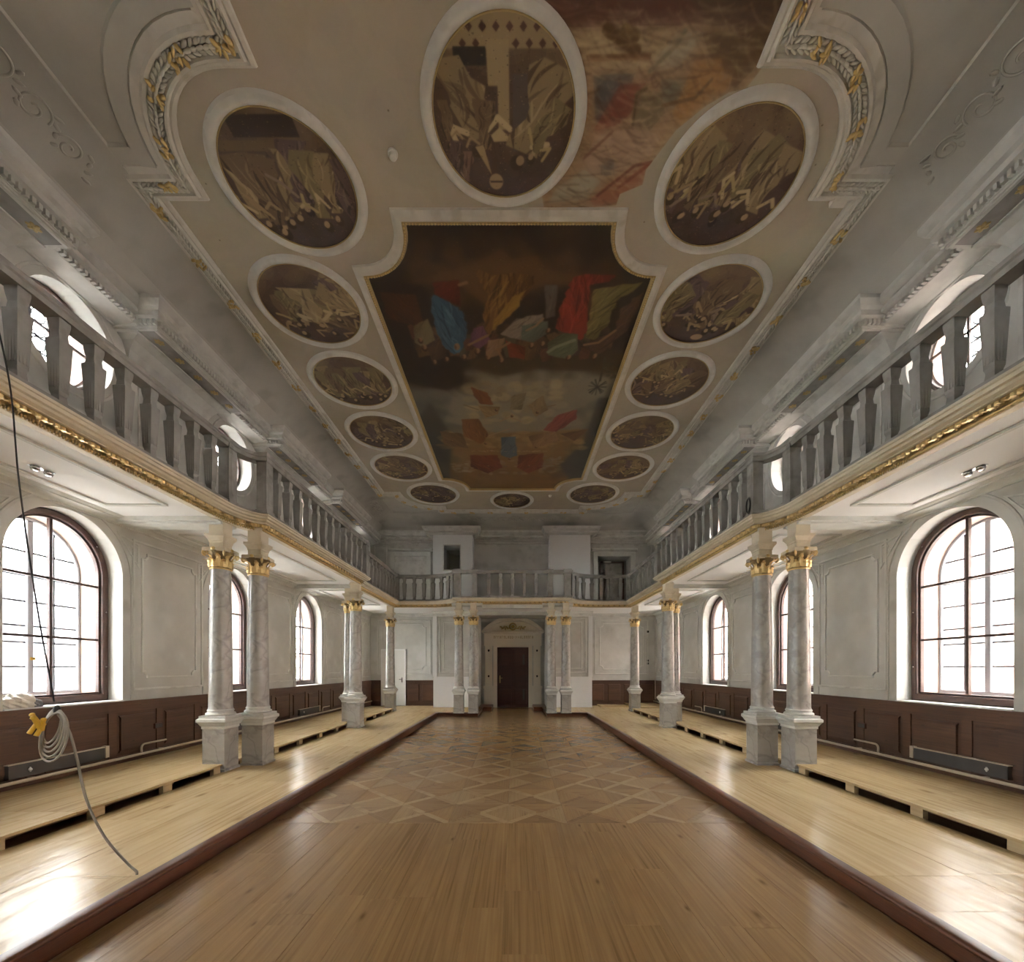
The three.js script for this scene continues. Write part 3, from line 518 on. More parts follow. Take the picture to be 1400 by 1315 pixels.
// outline of the garland frame: straight sides, stepped ears with round corners
const HX = 4.34, C0 = 3.34, C1 = 15.40;
function earOutline() {
  const cx = 2.68, r = 1.14;
  const quarter = E => { const q = [[HX, E]]; for (let i = 0; i <= 14; i++) { const a = i / 14 * Math.PI / 2; q.push([cx + r * Math.cos(a), E - r * Math.sin(a)]); } q.push([cx - .12, E - r], [cx - .12, 0]); return q; };
  const Rn = quarter(1.62).map(([x, d]) => [x, C0 + d]), Ln = Rn.map(([x, d]) => [-x, d]).reverse();
  const Lf = quarter(1.5).map(([x, d]) => [-x, C1 - d]), Rf = Lf.map(([x, d]) => [-x, d]).reverse();
  const all = [...Rn, ...Ln, ...Lf, ...Rf];
  return all.filter((p, i) => { const q = all[(i + 1) % all.length]; return Math.hypot(p[0] - q[0], p[1] - q[1]) > 1e-4; });
}
{
  // beige field with the uncovered fragment of an older fresco, painted flat on it
  const w = 1024, h = 1400, cv = document.createElement('canvas'); cv.width = w; cv.height = h; let c = cv.getContext('2d');
  const x0 = -4.4, dd0 = 3.3, ww = 8.8, hh = 12.2, X = x => (x - x0) / ww * w, Dd = d => (d - dd0) / hh * h;
  c.fillStyle = '#b5aa96'; c.fillRect(0, 0, w, h);
  const r = rngOf(900);
  for (let i = 0; i < 2600; i++) { const a = r() * .05; c.fillStyle = r() > .5 ? `rgba(205,196,180,${a})` : `rgba(148,136,116,${a})`; const s = 10 + r() * 70; c.beginPath(); c.ellipse(r() * w, r() * h, s, s * (.4 + r()), r() * 3, 0, 7); c.fill(); }
  for (let i = 0; i < 60; i++) { c.fillStyle = 'rgba(60,48,36,.7)'; c.fillRect(r() * w, r() * h, 1.5, 1.5); }
  const H5 = Y_CEIL - 1.6, pp = (px, py) => [X((px - 703.5) * H5 / (913.5 - py) + .07), Dd(580 * H5 / (913.5 - py))];   // photograph pixel to ceiling metres
  const pz = (zx, zy) => pp(760 + zx / 3.889, zy / 3.889);
  const base = c, fl = layer(w, h), sl = layer(w, h); let fc = fl.getContext('2d'), sc = sl.getContext('2d');
  const fill = (pts, col) => { c = fc; c.beginPath(); pts.forEach((p, i) => { const q = pz(...p); i ? c.lineTo(...q) : c.moveTo(...q); }); c.closePath(); c.fillStyle = col; c.fill(); };
  const line = (pts, col, lw) => { c = sc; c.beginPath(); pts.forEach((p, i) => { const q = pz(...p); i ? c.lineTo(...q) : c.moveTo(...q); }); c.strokeStyle = col; c.lineWidth = lw; c.lineCap = 'round'; c.stroke(); };
  const region = [[-260, -40], [1290, -40], [1160, 260], [1110, 340], [1050, 420], [1010, 470], [920, 490], [800, 560], [640, 690], [480, 900], [460, 980], [340, 1030], [320, 1090], [-60, 1120], [-100, 900]];
  c.save(); c.beginPath(); region.forEach((p, i) => { const q = pz(...p); i ? c.lineTo(...q) : c.moveTo(...q); }); c.closePath(); c.clip();
  fill(region, '#9a7d5f');
  fill([[-300, -60], [1300, -60], [1240, 60], [1160, 120], [900, 125], [640, 135], [60, 145], [-200, 130]], '#5b3a2e');
  fill([[700, -60], [1300, -60], [1180, 150], [800, 130]], '#4f3c2c');
  fill([[60, 145], [640, 135], [560, 270], [490, 370], [170, 360], [130, 250]], '#b09a76');
  fill([[200, 400], [420, 390], [330, 650], [210, 660]], '#55534f'); fill([[340, 450], [480, 440], [400, 600], [330, 660], [230, 690], [200, 690]], '#7a4334');
  fill([[640, 170], [800, 170], [740, 250], [660, 350], [520, 380], [500, 360]], '#a59a82'); fill([[430, 480], [560, 490], [580, 600], [500, 690], [410, 660]], '#75654a'); fill([[560, 420], [720, 420], [740, 540], [620, 580], [570, 540]], '#75705c');
  fill([[780, 180], [1120, 130], [1160, 200], [1040, 380], [960, 460], [920, 480], [940, 400], [880, 380], [820, 300]], '#5c482f'); fill([[740, 320], [880, 310], [900, 400], [840, 460], [940, 400], [910, 480], [780, 560], [640, 690], [620, 600]], '#a37a4c');
  fill([[210, 720], [400, 680], [500, 700], [560, 720], [500, 830], [380, 900], [220, 960], [140, 880]], '#a88c72'); fill([[180, 1060], [330, 940], [480, 880], [470, 980], [330, 1080], [200, 1100]], '#94644a'); fill([[0, 1000], [150, 900], [240, 960], [160, 1060], [-40, 1080]], '#a39a82'); fill([[240, 860], [310, 850], [310, 930], [240, 930]], '#6d6458');
  line([[270, 155], [430, 270]], '#5c4526', 9); line([[370, 150], [430, 190]], '#5c4526', 8); line([[170, 300], [500, 295]], '#6d4e34', 3); line([[170, 318], [500, 312]], '#8a6a4a', 2);
  line([[500, 375], [640, 240], [690, 160]], '#7d7258', 4); line([[410, 660], [430, 500], [480, 470]], '#5c4a30', 3); line([[570, 560], [740, 520], [830, 420]], '#6d5436', 3); line([[150, 840], [300, 700]], '#7d5a46', 3); line([[330, 1000], [500, 870]], '#7a4834', 4); line([[220, 1040], [420, 880], [520, 860]], '#6d4030', 3);
  c = sc; for (let i = 0; i < 1100; i++) { const q = pz(-100 + r() * 1300, r() * 1100); const dk = r() > .5; c.strokeStyle = dk ? `rgba(66,44,28,${.08 + r() * .2})` : `rgba(205,180,140,${.06 + r() * .18})`; c.lineWidth = .6 + r() * 2.2; c.beginPath(); c.moveTo(...q); const a = -.9 + r() * 1.2, l = 6 + r() * 26; c.quadraticCurveTo(q[0] + Math.cos(a) * l, q[1] - Math.sin(a) * l + r() * 8, q[0] + Math.cos(a) * l * 1.6, q[1] - Math.sin(a) * l * 1.2); c.stroke(); }
  c = base; c.globalAlpha = 1; soften(c, fl, 5, .25); soften(c, sl, 1.1, .3); c.restore();
  const tx = new THREE.CanvasTexture(cv); tx.colorSpace = THREE.SRGBColorSpace;
  const g = xf(raw(new THREE.ShapeGeometry(poly(earOutline()))), M_CEIL(Y_CEIL - .002)); const p = g.attributes.position, uv = g.attributes.uv;
  for (let i = 0; i < p.count; i++) uv.setXY(i, (p.getX(i) - x0) / ww, 1 - (-p.getZ(i) - dd0) / hh);
  M.field = mat({ map: tx, roughness: .85, bumpMap: null });
  const ce = scene.children.find(o => o.name === 'ceiling'); part('painted_field', g, M.field, ce, true);
}
{
  // garland frame round the field
  const gf = struct('trim_20', 'white and gilded leaf garland moulding framing the beige ceiling field', 'moulding');
  const o = earOutline(), st = pathSt(o, true), cy = Y_CEIL;
  const sgn = (() => { let a = 0; for (let i = 0; i < o.length; i++) { const p = o[i], q = o[(i + 1) % o.length]; a += p[0] * q[1] - q[0] * p[1]; } return a > 0 ? 1 : -1; })();   // +1: left normal points inwards
  st.forEach(q => { q.nx *= sgn; q.nd *= sgn; });
  part('inner_moulding', sweepSt(st, [[.20, cy - .002], [.19, cy - .03], [.16, cy - .05], [.14, cy - .045], [.12, cy - .07], [.10, cy - .07]], .5), M.ceilmould, gf);
  part('garland_bed', sweepSt(st, [[.10, cy - .07], [.09, cy - .03], [-.03, cy - .03], [-.04, cy - .06], [-.07, cy - .06], [-.09, cy - .03], [-.16, cy - .02], [-.17, cy]], .5), M.ceilmould, gf);
  part('outer_band', sweepSt(st, [[-.17, cy], [-.18, cy - .03], [-.34, cy - .028], [-.36, cy + .002]], .5), M.cove, gf);
  const r = rngOf(31), lv = []; let acc = 0, gold = 0;
  const leaf = blob(.045, .022, .016, 6, 4);
  for (let i = 0; i < o.length; i++) {
    const a = o[i], b = o[(i + 1) % o.length], L = Math.hypot(b[0] - a[0], b[1] - a[1]), t = Math.atan2(b[1] - a[1], b[0] - a[0]), n = [st[i].nx, st[i].nd];
    const nn = [-(b[1] - a[1]) / (L || 1) * sgn, (b[0] - a[0]) / (L || 1) * sgn];
    for (let q = 0; q < L; q += .055) {
      const x = a[0] + (b[0] - a[0]) * q / L + nn[0] * .03, d = a[1] + (b[1] - a[1]) * q / L + nn[1] * .03;
      for (const k of [-1, 0, 1]) lv.push(at(leaf, x + nn[0] * k * .035, cy - .045 - (k ? 0 : .012), -(d + nn[1] * k * .035), t + k * .55 + (r() - .5) * .4, 0, (r() - .5) * .4));
      acc += .055;
      if (acc > .62) { acc = 0; const cl = []; for (let m = 0; m < 9; m++) cl.push(at(blob(.046, .024, .018, 6, 4), (r() - .5) * .16, -.01 - r() * .018, (r() - .5) * .11, r() * 3, 0, r())); part('gilded_leaf_cluster', at(join(cl), x, cy - .055, -d, t), M.gold, gf); }
    }
  }
  part('garland_leaves', join(lv), M.ceilmould, gf).userData.kind = 'stuff';
}

// ---------- main ceiling painting ----------
const PW = 2.06, P0 = 5.42, P1 = 13.42, PR = .74;
function paintOutline(o) {   // notched rectangle, concave quarter-round corners; o > 0 grows it
  const p = [], n = 10, X1 = PW + o, A = P0 - o, B = P1 + o, R = PR;
  const arc = (cx, cd, a0, a1) => { for (let i = 0; i <= n; i++) { const a = a0 + (a1 - a0) * i / n; p.push([cx + R * Math.cos(a), cd + R * Math.sin(a)]); } };
  arc(X1, A, Math.PI / 2, Math.PI); p.push(); arc(-X1, A, 0, Math.PI / 2); arc(-X1, B, -Math.PI / 2, 0); arc(X1, B, Math.PI, Math.PI * 1.5);
  return p;
}
{
  const t = thing('ceiling_painting', 'large dark ceiling painting of robed figures below an opening sky, notched corners', 'painting');
  const w = 1040, h = 2000, cv = document.createElement('canvas'); cv.width = w; cv.height = h; let c = cv.getContext('2d');
  const x0 = -2.1, ww = 4.2, d0 = 5.35, hh = 8.2, H5 = Y_CEIL - 1.6;
  const pz = (zx, zy) => { const px = 470 + zx / 3.0435, py = 280 + zy / 3.0435; return [((px - 703.5) * H5 / (913.5 - py) + .07 - x0) / ww * w, (580 * H5 / (913.5 - py) - d0) / hh * h]; };
  const P = pts => { c.beginPath(); pts.forEach((p, i) => { const q = pz(...p); i ? c.lineTo(...q) : c.moveTo(...q); }); c.closePath(); };
  const r = rngOf(4711);
  c.fillStyle = '#2e2016'; c.fillRect(0, 0, w, h);
  const wash = (pts, cols, n, s) => { c.save(); P(pts); c.fillStyle = cols[0]; c.fill(); const q = pts.map(p => pz(...p)), xs = q.map(a => a[0]), ys = q.map(a => a[1]), X0 = Math.min(...xs), X1 = Math.max(...xs), Y0 = Math.min(...ys), Y1 = Math.max(...ys); for (let i = 0; i < n; i++) { c.globalAlpha = .10 + r() * .2; c.fillStyle = cols[Math.floor(r() * cols.length)]; c.beginPath(); c.ellipse(X0 + r() * (X1 - X0), Y0 + r() * (Y1 - Y0), s * (.4 + r()), s * (.2 + r() * .6), r() * 3, 0, 7); c.fill(); } c.restore(); };
  wash([[-100, -60], [1500, -60], [1400, 760], [0, 760]], ['#33241a', '#3b2a1c', '#2a1c12', '#4a3422'], 260, 130);
  wash([[200, 690], [1260, 640], [1120, 1250], [300, 1250]], ['#74726a', '#868276', '#66645c', '#918876', '#6c6658'], 260, 90);
  wash([[480, 700], [760, 690], [1000, 690], [1110, 720], [1060, 900], [700, 960], [420, 900]], ['#989280', '#a89f8a', '#8a8676'], 120, 80);
  wash([[330, 960], [1080, 930], [1040, 1200], [380, 1190]], ['#8e7048', '#a07c52', '#7a6244', '#a88e64'], 200, 70);
  wash([[330, 1090], [1000, 1090], [980, 1200], [400, 1200]], ['#84653e', '#966f44', '#6a5030'], 90, 60);
  wash([[360, 820], [450, 960], [440, 1160], [340, 1080], [300, 900]], ['#4b4a42', '#54524a', '#42413a'], 60, 50); wash([[1060, 800], [1130, 800], [1060, 1080], [960, 1170], [900, 1080], [1000, 980]], ['#4b4a42', '#54524a', '#42413a'], 60, 50);
  wash([[230, 330], [540, 240], [660, 180], [700, 222], [810, 205], [828, 262], [1000, 292], [1130, 290], [1010, 330], [840, 330], [600, 420], [480, 330]], ['#6d5032', '#7a5b3a', '#5a4128'], 80, 60);
  wash([[100, 300], [330, 330], [520, 660], [500, 690], [495, 742], [432, 770], [250, 735]], ['#2c1c10', '#38240f', '#3a2416', '#241608'], 80, 60);
  wash([[515, 640], [900, 600], [1190, 600], [1160, 690], [1000, 690], [800, 680], [660, 710], [540, 680]], ['#4a3a24', '#574428', '#3c3020'], 60, 50);
  // figures go on a layer of their own, softened before it is laid over the ground
  { const g2 = layer(w, h); g2.getContext('2d').drawImage(cv, 0, 0); soften(c, g2, 13, .12); }
  const ground = c, lay = layer(w, h); c = lay.getContext('2d');
  function robe(pts, base, light, dark, n) {
    const q = pts.map(p => pz(...p)); let cx = 0, cy = 0; q.forEach(a => { cx += a[0]; cy += a[1]; }); cx /= q.length; cy /= q.length;
    let far = q[0]; q.forEach(a => { if (Math.hypot(a[0] - cx, a[1] - cy) > Math.hypot(far[0] - cx, far[1] - cy)) far = a; });
    const a0 = Math.atan2(far[1] - cy, far[0] - cx), L = Math.hypot(far[0] - cx, far[1] - cy), px = -Math.sin(a0), py = Math.cos(a0), sd = r() > .5 ? 1 : -1;
    const jag = []; q.forEach((p0, i) => { const p1 = q[(i + 1) % q.length]; for (let k = 0; k < 5; k++) { const f = k / 5, j = k ? (r() - .5) * L * .09 : 0; jag.push([p0[0] + (p1[0] - p0[0]) * f + px * j, p0[1] + (p1[1] - p0[1]) * f + py * j]); } });
    const outline = () => { c.beginPath(); jag.forEach((a, i) => i ? c.lineTo(...a) : c.moveTo(...a)); c.closePath(); };
    c.save(); outline(); c.fillStyle = base; c.fill(); c.clip();
    const sh = c.createLinearGradient(cx - px * L * .7 * sd, cy - py * L * .7 * sd, cx + px * L * .7 * sd, cy + py * L * .7 * sd); sh.addColorStop(0, dark); sh.addColorStop(.5, base); sh.addColorStop(1, base); c.globalAlpha = .7; c.fillStyle = sh; outline(); c.fill();
    for (let i = 0; i < n * 3; i++) { const o = (r() - .5) * L * 1.4, s = -L + r() * L * 1.3, ln = L * (.25 + r() * .8), e = s + ln, bnd = (r() - .5) * ln * .9, o2 = o + (r() - .5) * L * .45; stroke(c, cx + Math.cos(a0) * s + px * o, cy + Math.sin(a0) * s + py * o, cx + Math.cos(a0) * (s + e) / 2 + px * (o + bnd), cy + Math.sin(a0) * (s + e) / 2 + py * (o + bnd), cx + Math.cos(a0) * e + px * o2, cy + Math.sin(a0) * e + py * o2, L * (.012 + r() * .055), r() > .5 ? light : dark, .3 + r() * .45); }
    c.restore(); c.globalAlpha = 1;
  }
  const head = (zx, zy, s = 15, hair = '#4a301c') => { s *= .85; headAt(zx, zy, s, hair); };
  const headAt = (zx, zy, s, hair) => { const q = pz(zx, zy); c.globalAlpha = 1; c.fillStyle = hair; c.beginPath(); c.ellipse(q[0], q[1] + s * .45, s, s * 1.5, 0, 0, 7); c.fill(); c.fillStyle = '#a5805e'; c.beginPath(); c.ellipse(q[0] + 2, q[1] - s * .2, s * .75, s * 1.2, .2, 0, 7); c.fill(); c.fillStyle = 'rgba(80,48,30,.6)'; c.beginPath(); c.ellipse(q[0] - s * .3, q[1], s * .25, s * .8, 0, 0, 7); c.fill(); };
  const limb = (pts, col = '#9a7654', lw = 12) => { c.globalAlpha = 1; c.beginPath(); pts.forEach((p, i) => { const q = pz(...p); i ? c.lineTo(...q) : c.moveTo(...q); }); c.strokeStyle = col; c.lineWidth = lw; c.lineCap = c.lineJoin = 'round'; c.stroke(); };
  for (let i = 0; i < 46; i++) { const zx = 290 + r() * 860, zy = 520 + r() * 110 - Math.abs(zx - 700) * .03, k = 18 + r() * 34; robe([[zx - k, zy - k * .6], [zx, zy - k], [zx + k, zy - k * .3], [zx + k * .7, zy + k * .8], [zx - k * .4, zy + k]], ['#5a4330', '#6d5236', '#4d3a34', '#5c5540', '#664030'][i % 5], '#8e7250', '#2c1c12', 6); }
  robe([[150, 360], [300, 370], [330, 480], [290, 500], [180, 470]], '#4d2c16', '#6b3c1c', '#331c0e', 16);
  robe([[290, 500], [350, 470], [380, 560], [330, 590], [295, 570]], '#8a7c5c', '#a59672', '#5a4c30', 12);
  robe([[370, 322], [480, 310], [486, 420], [440, 400], [380, 370]], '#6e2a1c', '#8a3a26', '#3f160c', 14);
  robe([[372, 370], [440, 400], [495, 440], [515, 520], [492, 600], [460, 620], [420, 590], [385, 520], [362, 440]], '#47677c', '#6a8ca0', '#22364a', 30);
  robe([[555, 262], [620, 292], [700, 280], [792, 292], [770, 360], [705, 440], [640, 500], [604, 540], [580, 470], [600, 380], [560, 300]], '#7e5a32', '#b08a48', '#43290f', 40);
  robe([[700, 380], [760, 350], [720, 430], [640, 500], [610, 530], [640, 460]], '#a8843e', '#c8a55a', '#6e4e20', 14);
  robe([[650, 535], [720, 470], [830, 450], [835, 505], [760, 560], [700, 552]], '#96897a', '#b8ab98', '#5a4c40', 20);
  robe([[740, 500], [850, 480], [850, 530], [790, 570], [740, 560]], '#6c7466', '#8a9282', '#464a3c', 12);
  robe([[835, 330], [890, 330], [880, 460], [840, 470]], '#6b6258', '#857a6c', '#4a4038', 10);
  robe([[955, 300], [1000, 285], [1130, 290], [1110, 315], [1022, 330], [1010, 530], [985, 560], [880, 510], [900, 420], [930, 350]], '#93382a', '#b8503c', '#561a12', 36);
  robe([[1040, 350], [1245, 318], [1135, 400], [1100, 500], [1040, 560], [1008, 552], [1022, 450]], '#857a48', '#a59a62', '#4c4426', 26);
  robe([[1245, 360], [1180, 520], [1060, 620], [995, 585], [1130, 520], [1150, 430]], '#5c4434', '#7a5c46', '#38261a', 22);
  robe([[848, 570], [920, 530], [975, 535], [975, 600], [930, 640], [850, 622]], '#6a7054', '#858b6c', '#42462e', 16);
  robe([[672, 560], [755, 590], [752, 640], [690, 632]], '#863e26', '#a5543a', '#4e1e10', 14);
  robe([[540, 510], [580, 500], [610, 560], [560, 600], [520, 570]], '#7a5064', '#92687a', '#4c2e3c', 12);
  robe([[600, 560], [670, 550], [650, 620], [590, 640]], '#a08062', '#b8987a', '#6a4c34', 12);
  limb([[520, 580], [560, 560], [600, 540]]); limb([[760, 520], [800, 500], [830, 470]], '#a58666', 9); limb([[1000, 580], [1060, 570], [1130, 520]]); limb([[480, 330], [510, 320]]); limb([[850, 610], [880, 590], [960, 560]], '#8f9478', 16); limb([[660, 640], [640, 600], [690, 570]]);
  [[335, 590, 15], [378, 652, 13], [428, 640, 13], [500, 630, 14], [556, 606, 15], [600, 632, 15], [655, 645, 14], [780, 582, 13], [826, 576, 13], [935, 632, 14], [1042, 628, 15], [850, 520, 11], [318, 560, 12]].forEach(a => head(...a)); head(470, 590, 20, '#5d7f94');
  limb([[1088, 630], [1066, 730]], '#4c4434', 9); for (let i = 0; i < 22; i++) { const a = r() * 6.28, q = pz(1055, 755); c.strokeStyle = '#3e3c30'; c.lineWidth = 3; c.beginPath(); c.moveTo(...q); c.quadraticCurveTo(q[0] + Math.cos(a) * 22, q[1] + Math.sin(a) * 26, q[0] + Math.cos(a) * 46, q[1] + Math.sin(a) * 62); c.stroke(); }
  const puff = (zx, zy, rx, ry, col, al) => { const q = pz(zx, zy); c.save(); c.translate(...q); c.scale(rx, ry); const g = c.createRadialGradient(0, 0, .1, 0, 0, 1); g.addColorStop(0, col); g.addColorStop(.55, col); g.addColorStop(1, col + '00'); c.globalAlpha = al; c.fillStyle = g; c.beginPath(); c.arc(0, 0, 1, 0, 7); c.fill(); c.restore(); };
  const puffs = (x0, y0, x1, y1, n, cols, k) => { for (let i = 0; i < n; i++) puff(x0 + r() * (x1 - x0), y0 + r() * (y1 - y0), k * (.6 + r()), k * (.5 + r() * .8), cols[i % cols.length], .25 + r() * .35); };
  puffs(1085, 660, 1160, 720, 26, ['#4a4636', '#565040', '#3e3a2c'], 13); if (0) wash([[1090, 670], [1160, 660], [1150, 720], [1100, 715]], ['#4a4636', '#565040', '#3e3a2c'], 20, 20);
  // angels and cloud
  puffs(520, 740, 900, 900, 90, ['#b8a884', '#c8b690', '#a0907082'.slice(0,7), '#8c8068'], 36); puffs(400, 930, 1000, 1010, 70, ['#a88a5e', '#b89a6c', '#8e744e'], 32); puffs(480, 1060, 900, 1120, 60, ['#96836a', '#a89678', '#7d6a50'], 26);
  robe([[530, 755], [598, 780], [622, 830], [570, 826], [540, 790]], '#8a5430', '#a86c40', '#583018', 14); robe([[560, 832], [650, 838], [640, 870], [590, 884]], '#a58a62', '#c0a67c', '#6c5434', 12); robe([[700, 790], [760, 780], [740, 850], [690, 850]], '#8d8166', '#a89c80', '#5c523c', 12); robe([[770, 830], [830, 790], [850, 850], [800, 880]], '#9a8562', '#b8a27c', '#625036', 12);
  robe([[490, 890], [560, 888], [602, 960], [570, 992], [500, 960]], '#8a5c34', '#aa7a48', '#54341a', 18); robe([[400, 940], [490, 950], [520, 1010], [420, 1000]], '#7d6244', '#967a58', '#52402a', 14); robe([[830, 935], [892, 872], [972, 850], [966, 890], [880, 945]], '#96544a', '#b26c60', '#5c2e28', 18); robe([[770, 960], [880, 940], [900, 980], [790, 1010]], '#9a7a58', '#b4946e', '#63492e', 14); robe([[900, 950], [1020, 930], [960, 980]], '#77583e', '#8e6e50', '#503a26', 10);
  robe([[655, 965], [716, 962], [722, 1040], [690, 1052], [655, 1040]], '#5d6a72', '#788690', '#3c464c', 14); robe([[525, 1040], [640, 1040], [660, 1090], [600, 1115], [530, 1090]], '#7a4028', '#965638', '#4c2414', 18); robe([[730, 1040], [830, 1030], [830, 1090], [770, 1115], [720, 1090]], '#80442c', '#9a5a3c', '#502616', 18);
  puffs(450, 1070, 535, 1110, 22, ['#a09482', '#b0a492'], 20); puffs(830, 1040, 905, 1100, 22, ['#a09482', '#8e826e'], 20);
  puffs(530, 1020, 850, 1026, 40, ['#a8906a', '#b8a27c'], 10); limb([[650, 900], [690, 880], [740, 900]], '#b09070', 7); limb([[560, 850], [500, 830]], '#8e7a58', 7); limb([[800, 850], [880, 830]], '#8e7a58', 7); limb([[600, 960], [690, 930]], '#b09070', 7);
  [[635, 850, 9], [700, 875, 9], [805, 860, 9], [590, 990, 9], [800, 1005, 9], [600, 1085, 9], [770, 1085, 9], [690, 1055, 9], [450, 980, 8]].forEach(a => head(...a));
  c = ground; soften(c, lay, 3.2, .3);
  for (let i = 0; i < 7200; i++) { c.globalAlpha = .05 + r() * .1; c.fillStyle = r() > .5 ? '#c8b088' : '#140c06'; c.fillRect(r() * w, r() * h, 1 + r() * 5, 1 + r() * 3); }
  const tx = new THREE.CanvasTexture(cv); tx.colorSpace = THREE.SRGBColorSpace;
  const o = paintOutline(0), g = xf(raw(new THREE.ShapeGeometry(poly(o))), M_CEIL(Y_CEIL - .012)), p = g.attributes.position, uv = g.attributes.uv;
  for (let i = 0; i < p.count; i++) uv.setXY(i, (p.getX(i) - x0) / ww, 1 - (-p.getZ(i) - d0) / hh);
  part('canvas', g, mat({ map: tx, color: '#dcd8d2', roughness: .55 }), t, true);
  const ol = paintOutline(0), st = pathSt(ol, true), cy = Y_CEIL; let a = 0; for (let i = 0; i < ol.length; i++) { const u = ol[i], v = ol[(i + 1) % ol.length]; a += u[0] * v[1] - v[0] * u[1]; } if (a < 0) { } const sg = a > 0 ? -1 : 1; st.forEach(q => { q.nx *= sg; q.nd *= sg; });   // outwards
  part('outer_frame', sweepSt(st, [[.05, cy - .05], [.07, cy - .065], [.12, cy - .06], [.14, cy - .045], [.17, cy - .03], [.175, cy]], .6), M.ceilmould, t);
  part('gilded_frame', sweepSt(st, [[-.005, cy - .01], [0, cy - .04], [.02, cy - .055], [.04, cy - .055], [.05, cy - .05]], .6), M.oldgold, t);
  const bd = []; const bead = blob(.014, .012, .014, 5, 4); for (let i = 0; i < ol.length; i++) { const u = st[i], v = st[i + 1], L = Math.hypot(v.x - u.x, v.d - u.d); for (let q = 0; q < L; q += .04) { const f = q / L; bd.push(at(bead, u.x + (v.x - u.x) * f + (u.nx + (v.nx - u.nx) * f) * .03, cy - .058, -(u.d + (v.d - u.d) * f + (u.nd + (v.nd - u.nd) * f) * .03))); } }
  part('bead_row', join(bd), M.gold, t).userData.kind = 'stuff';
}

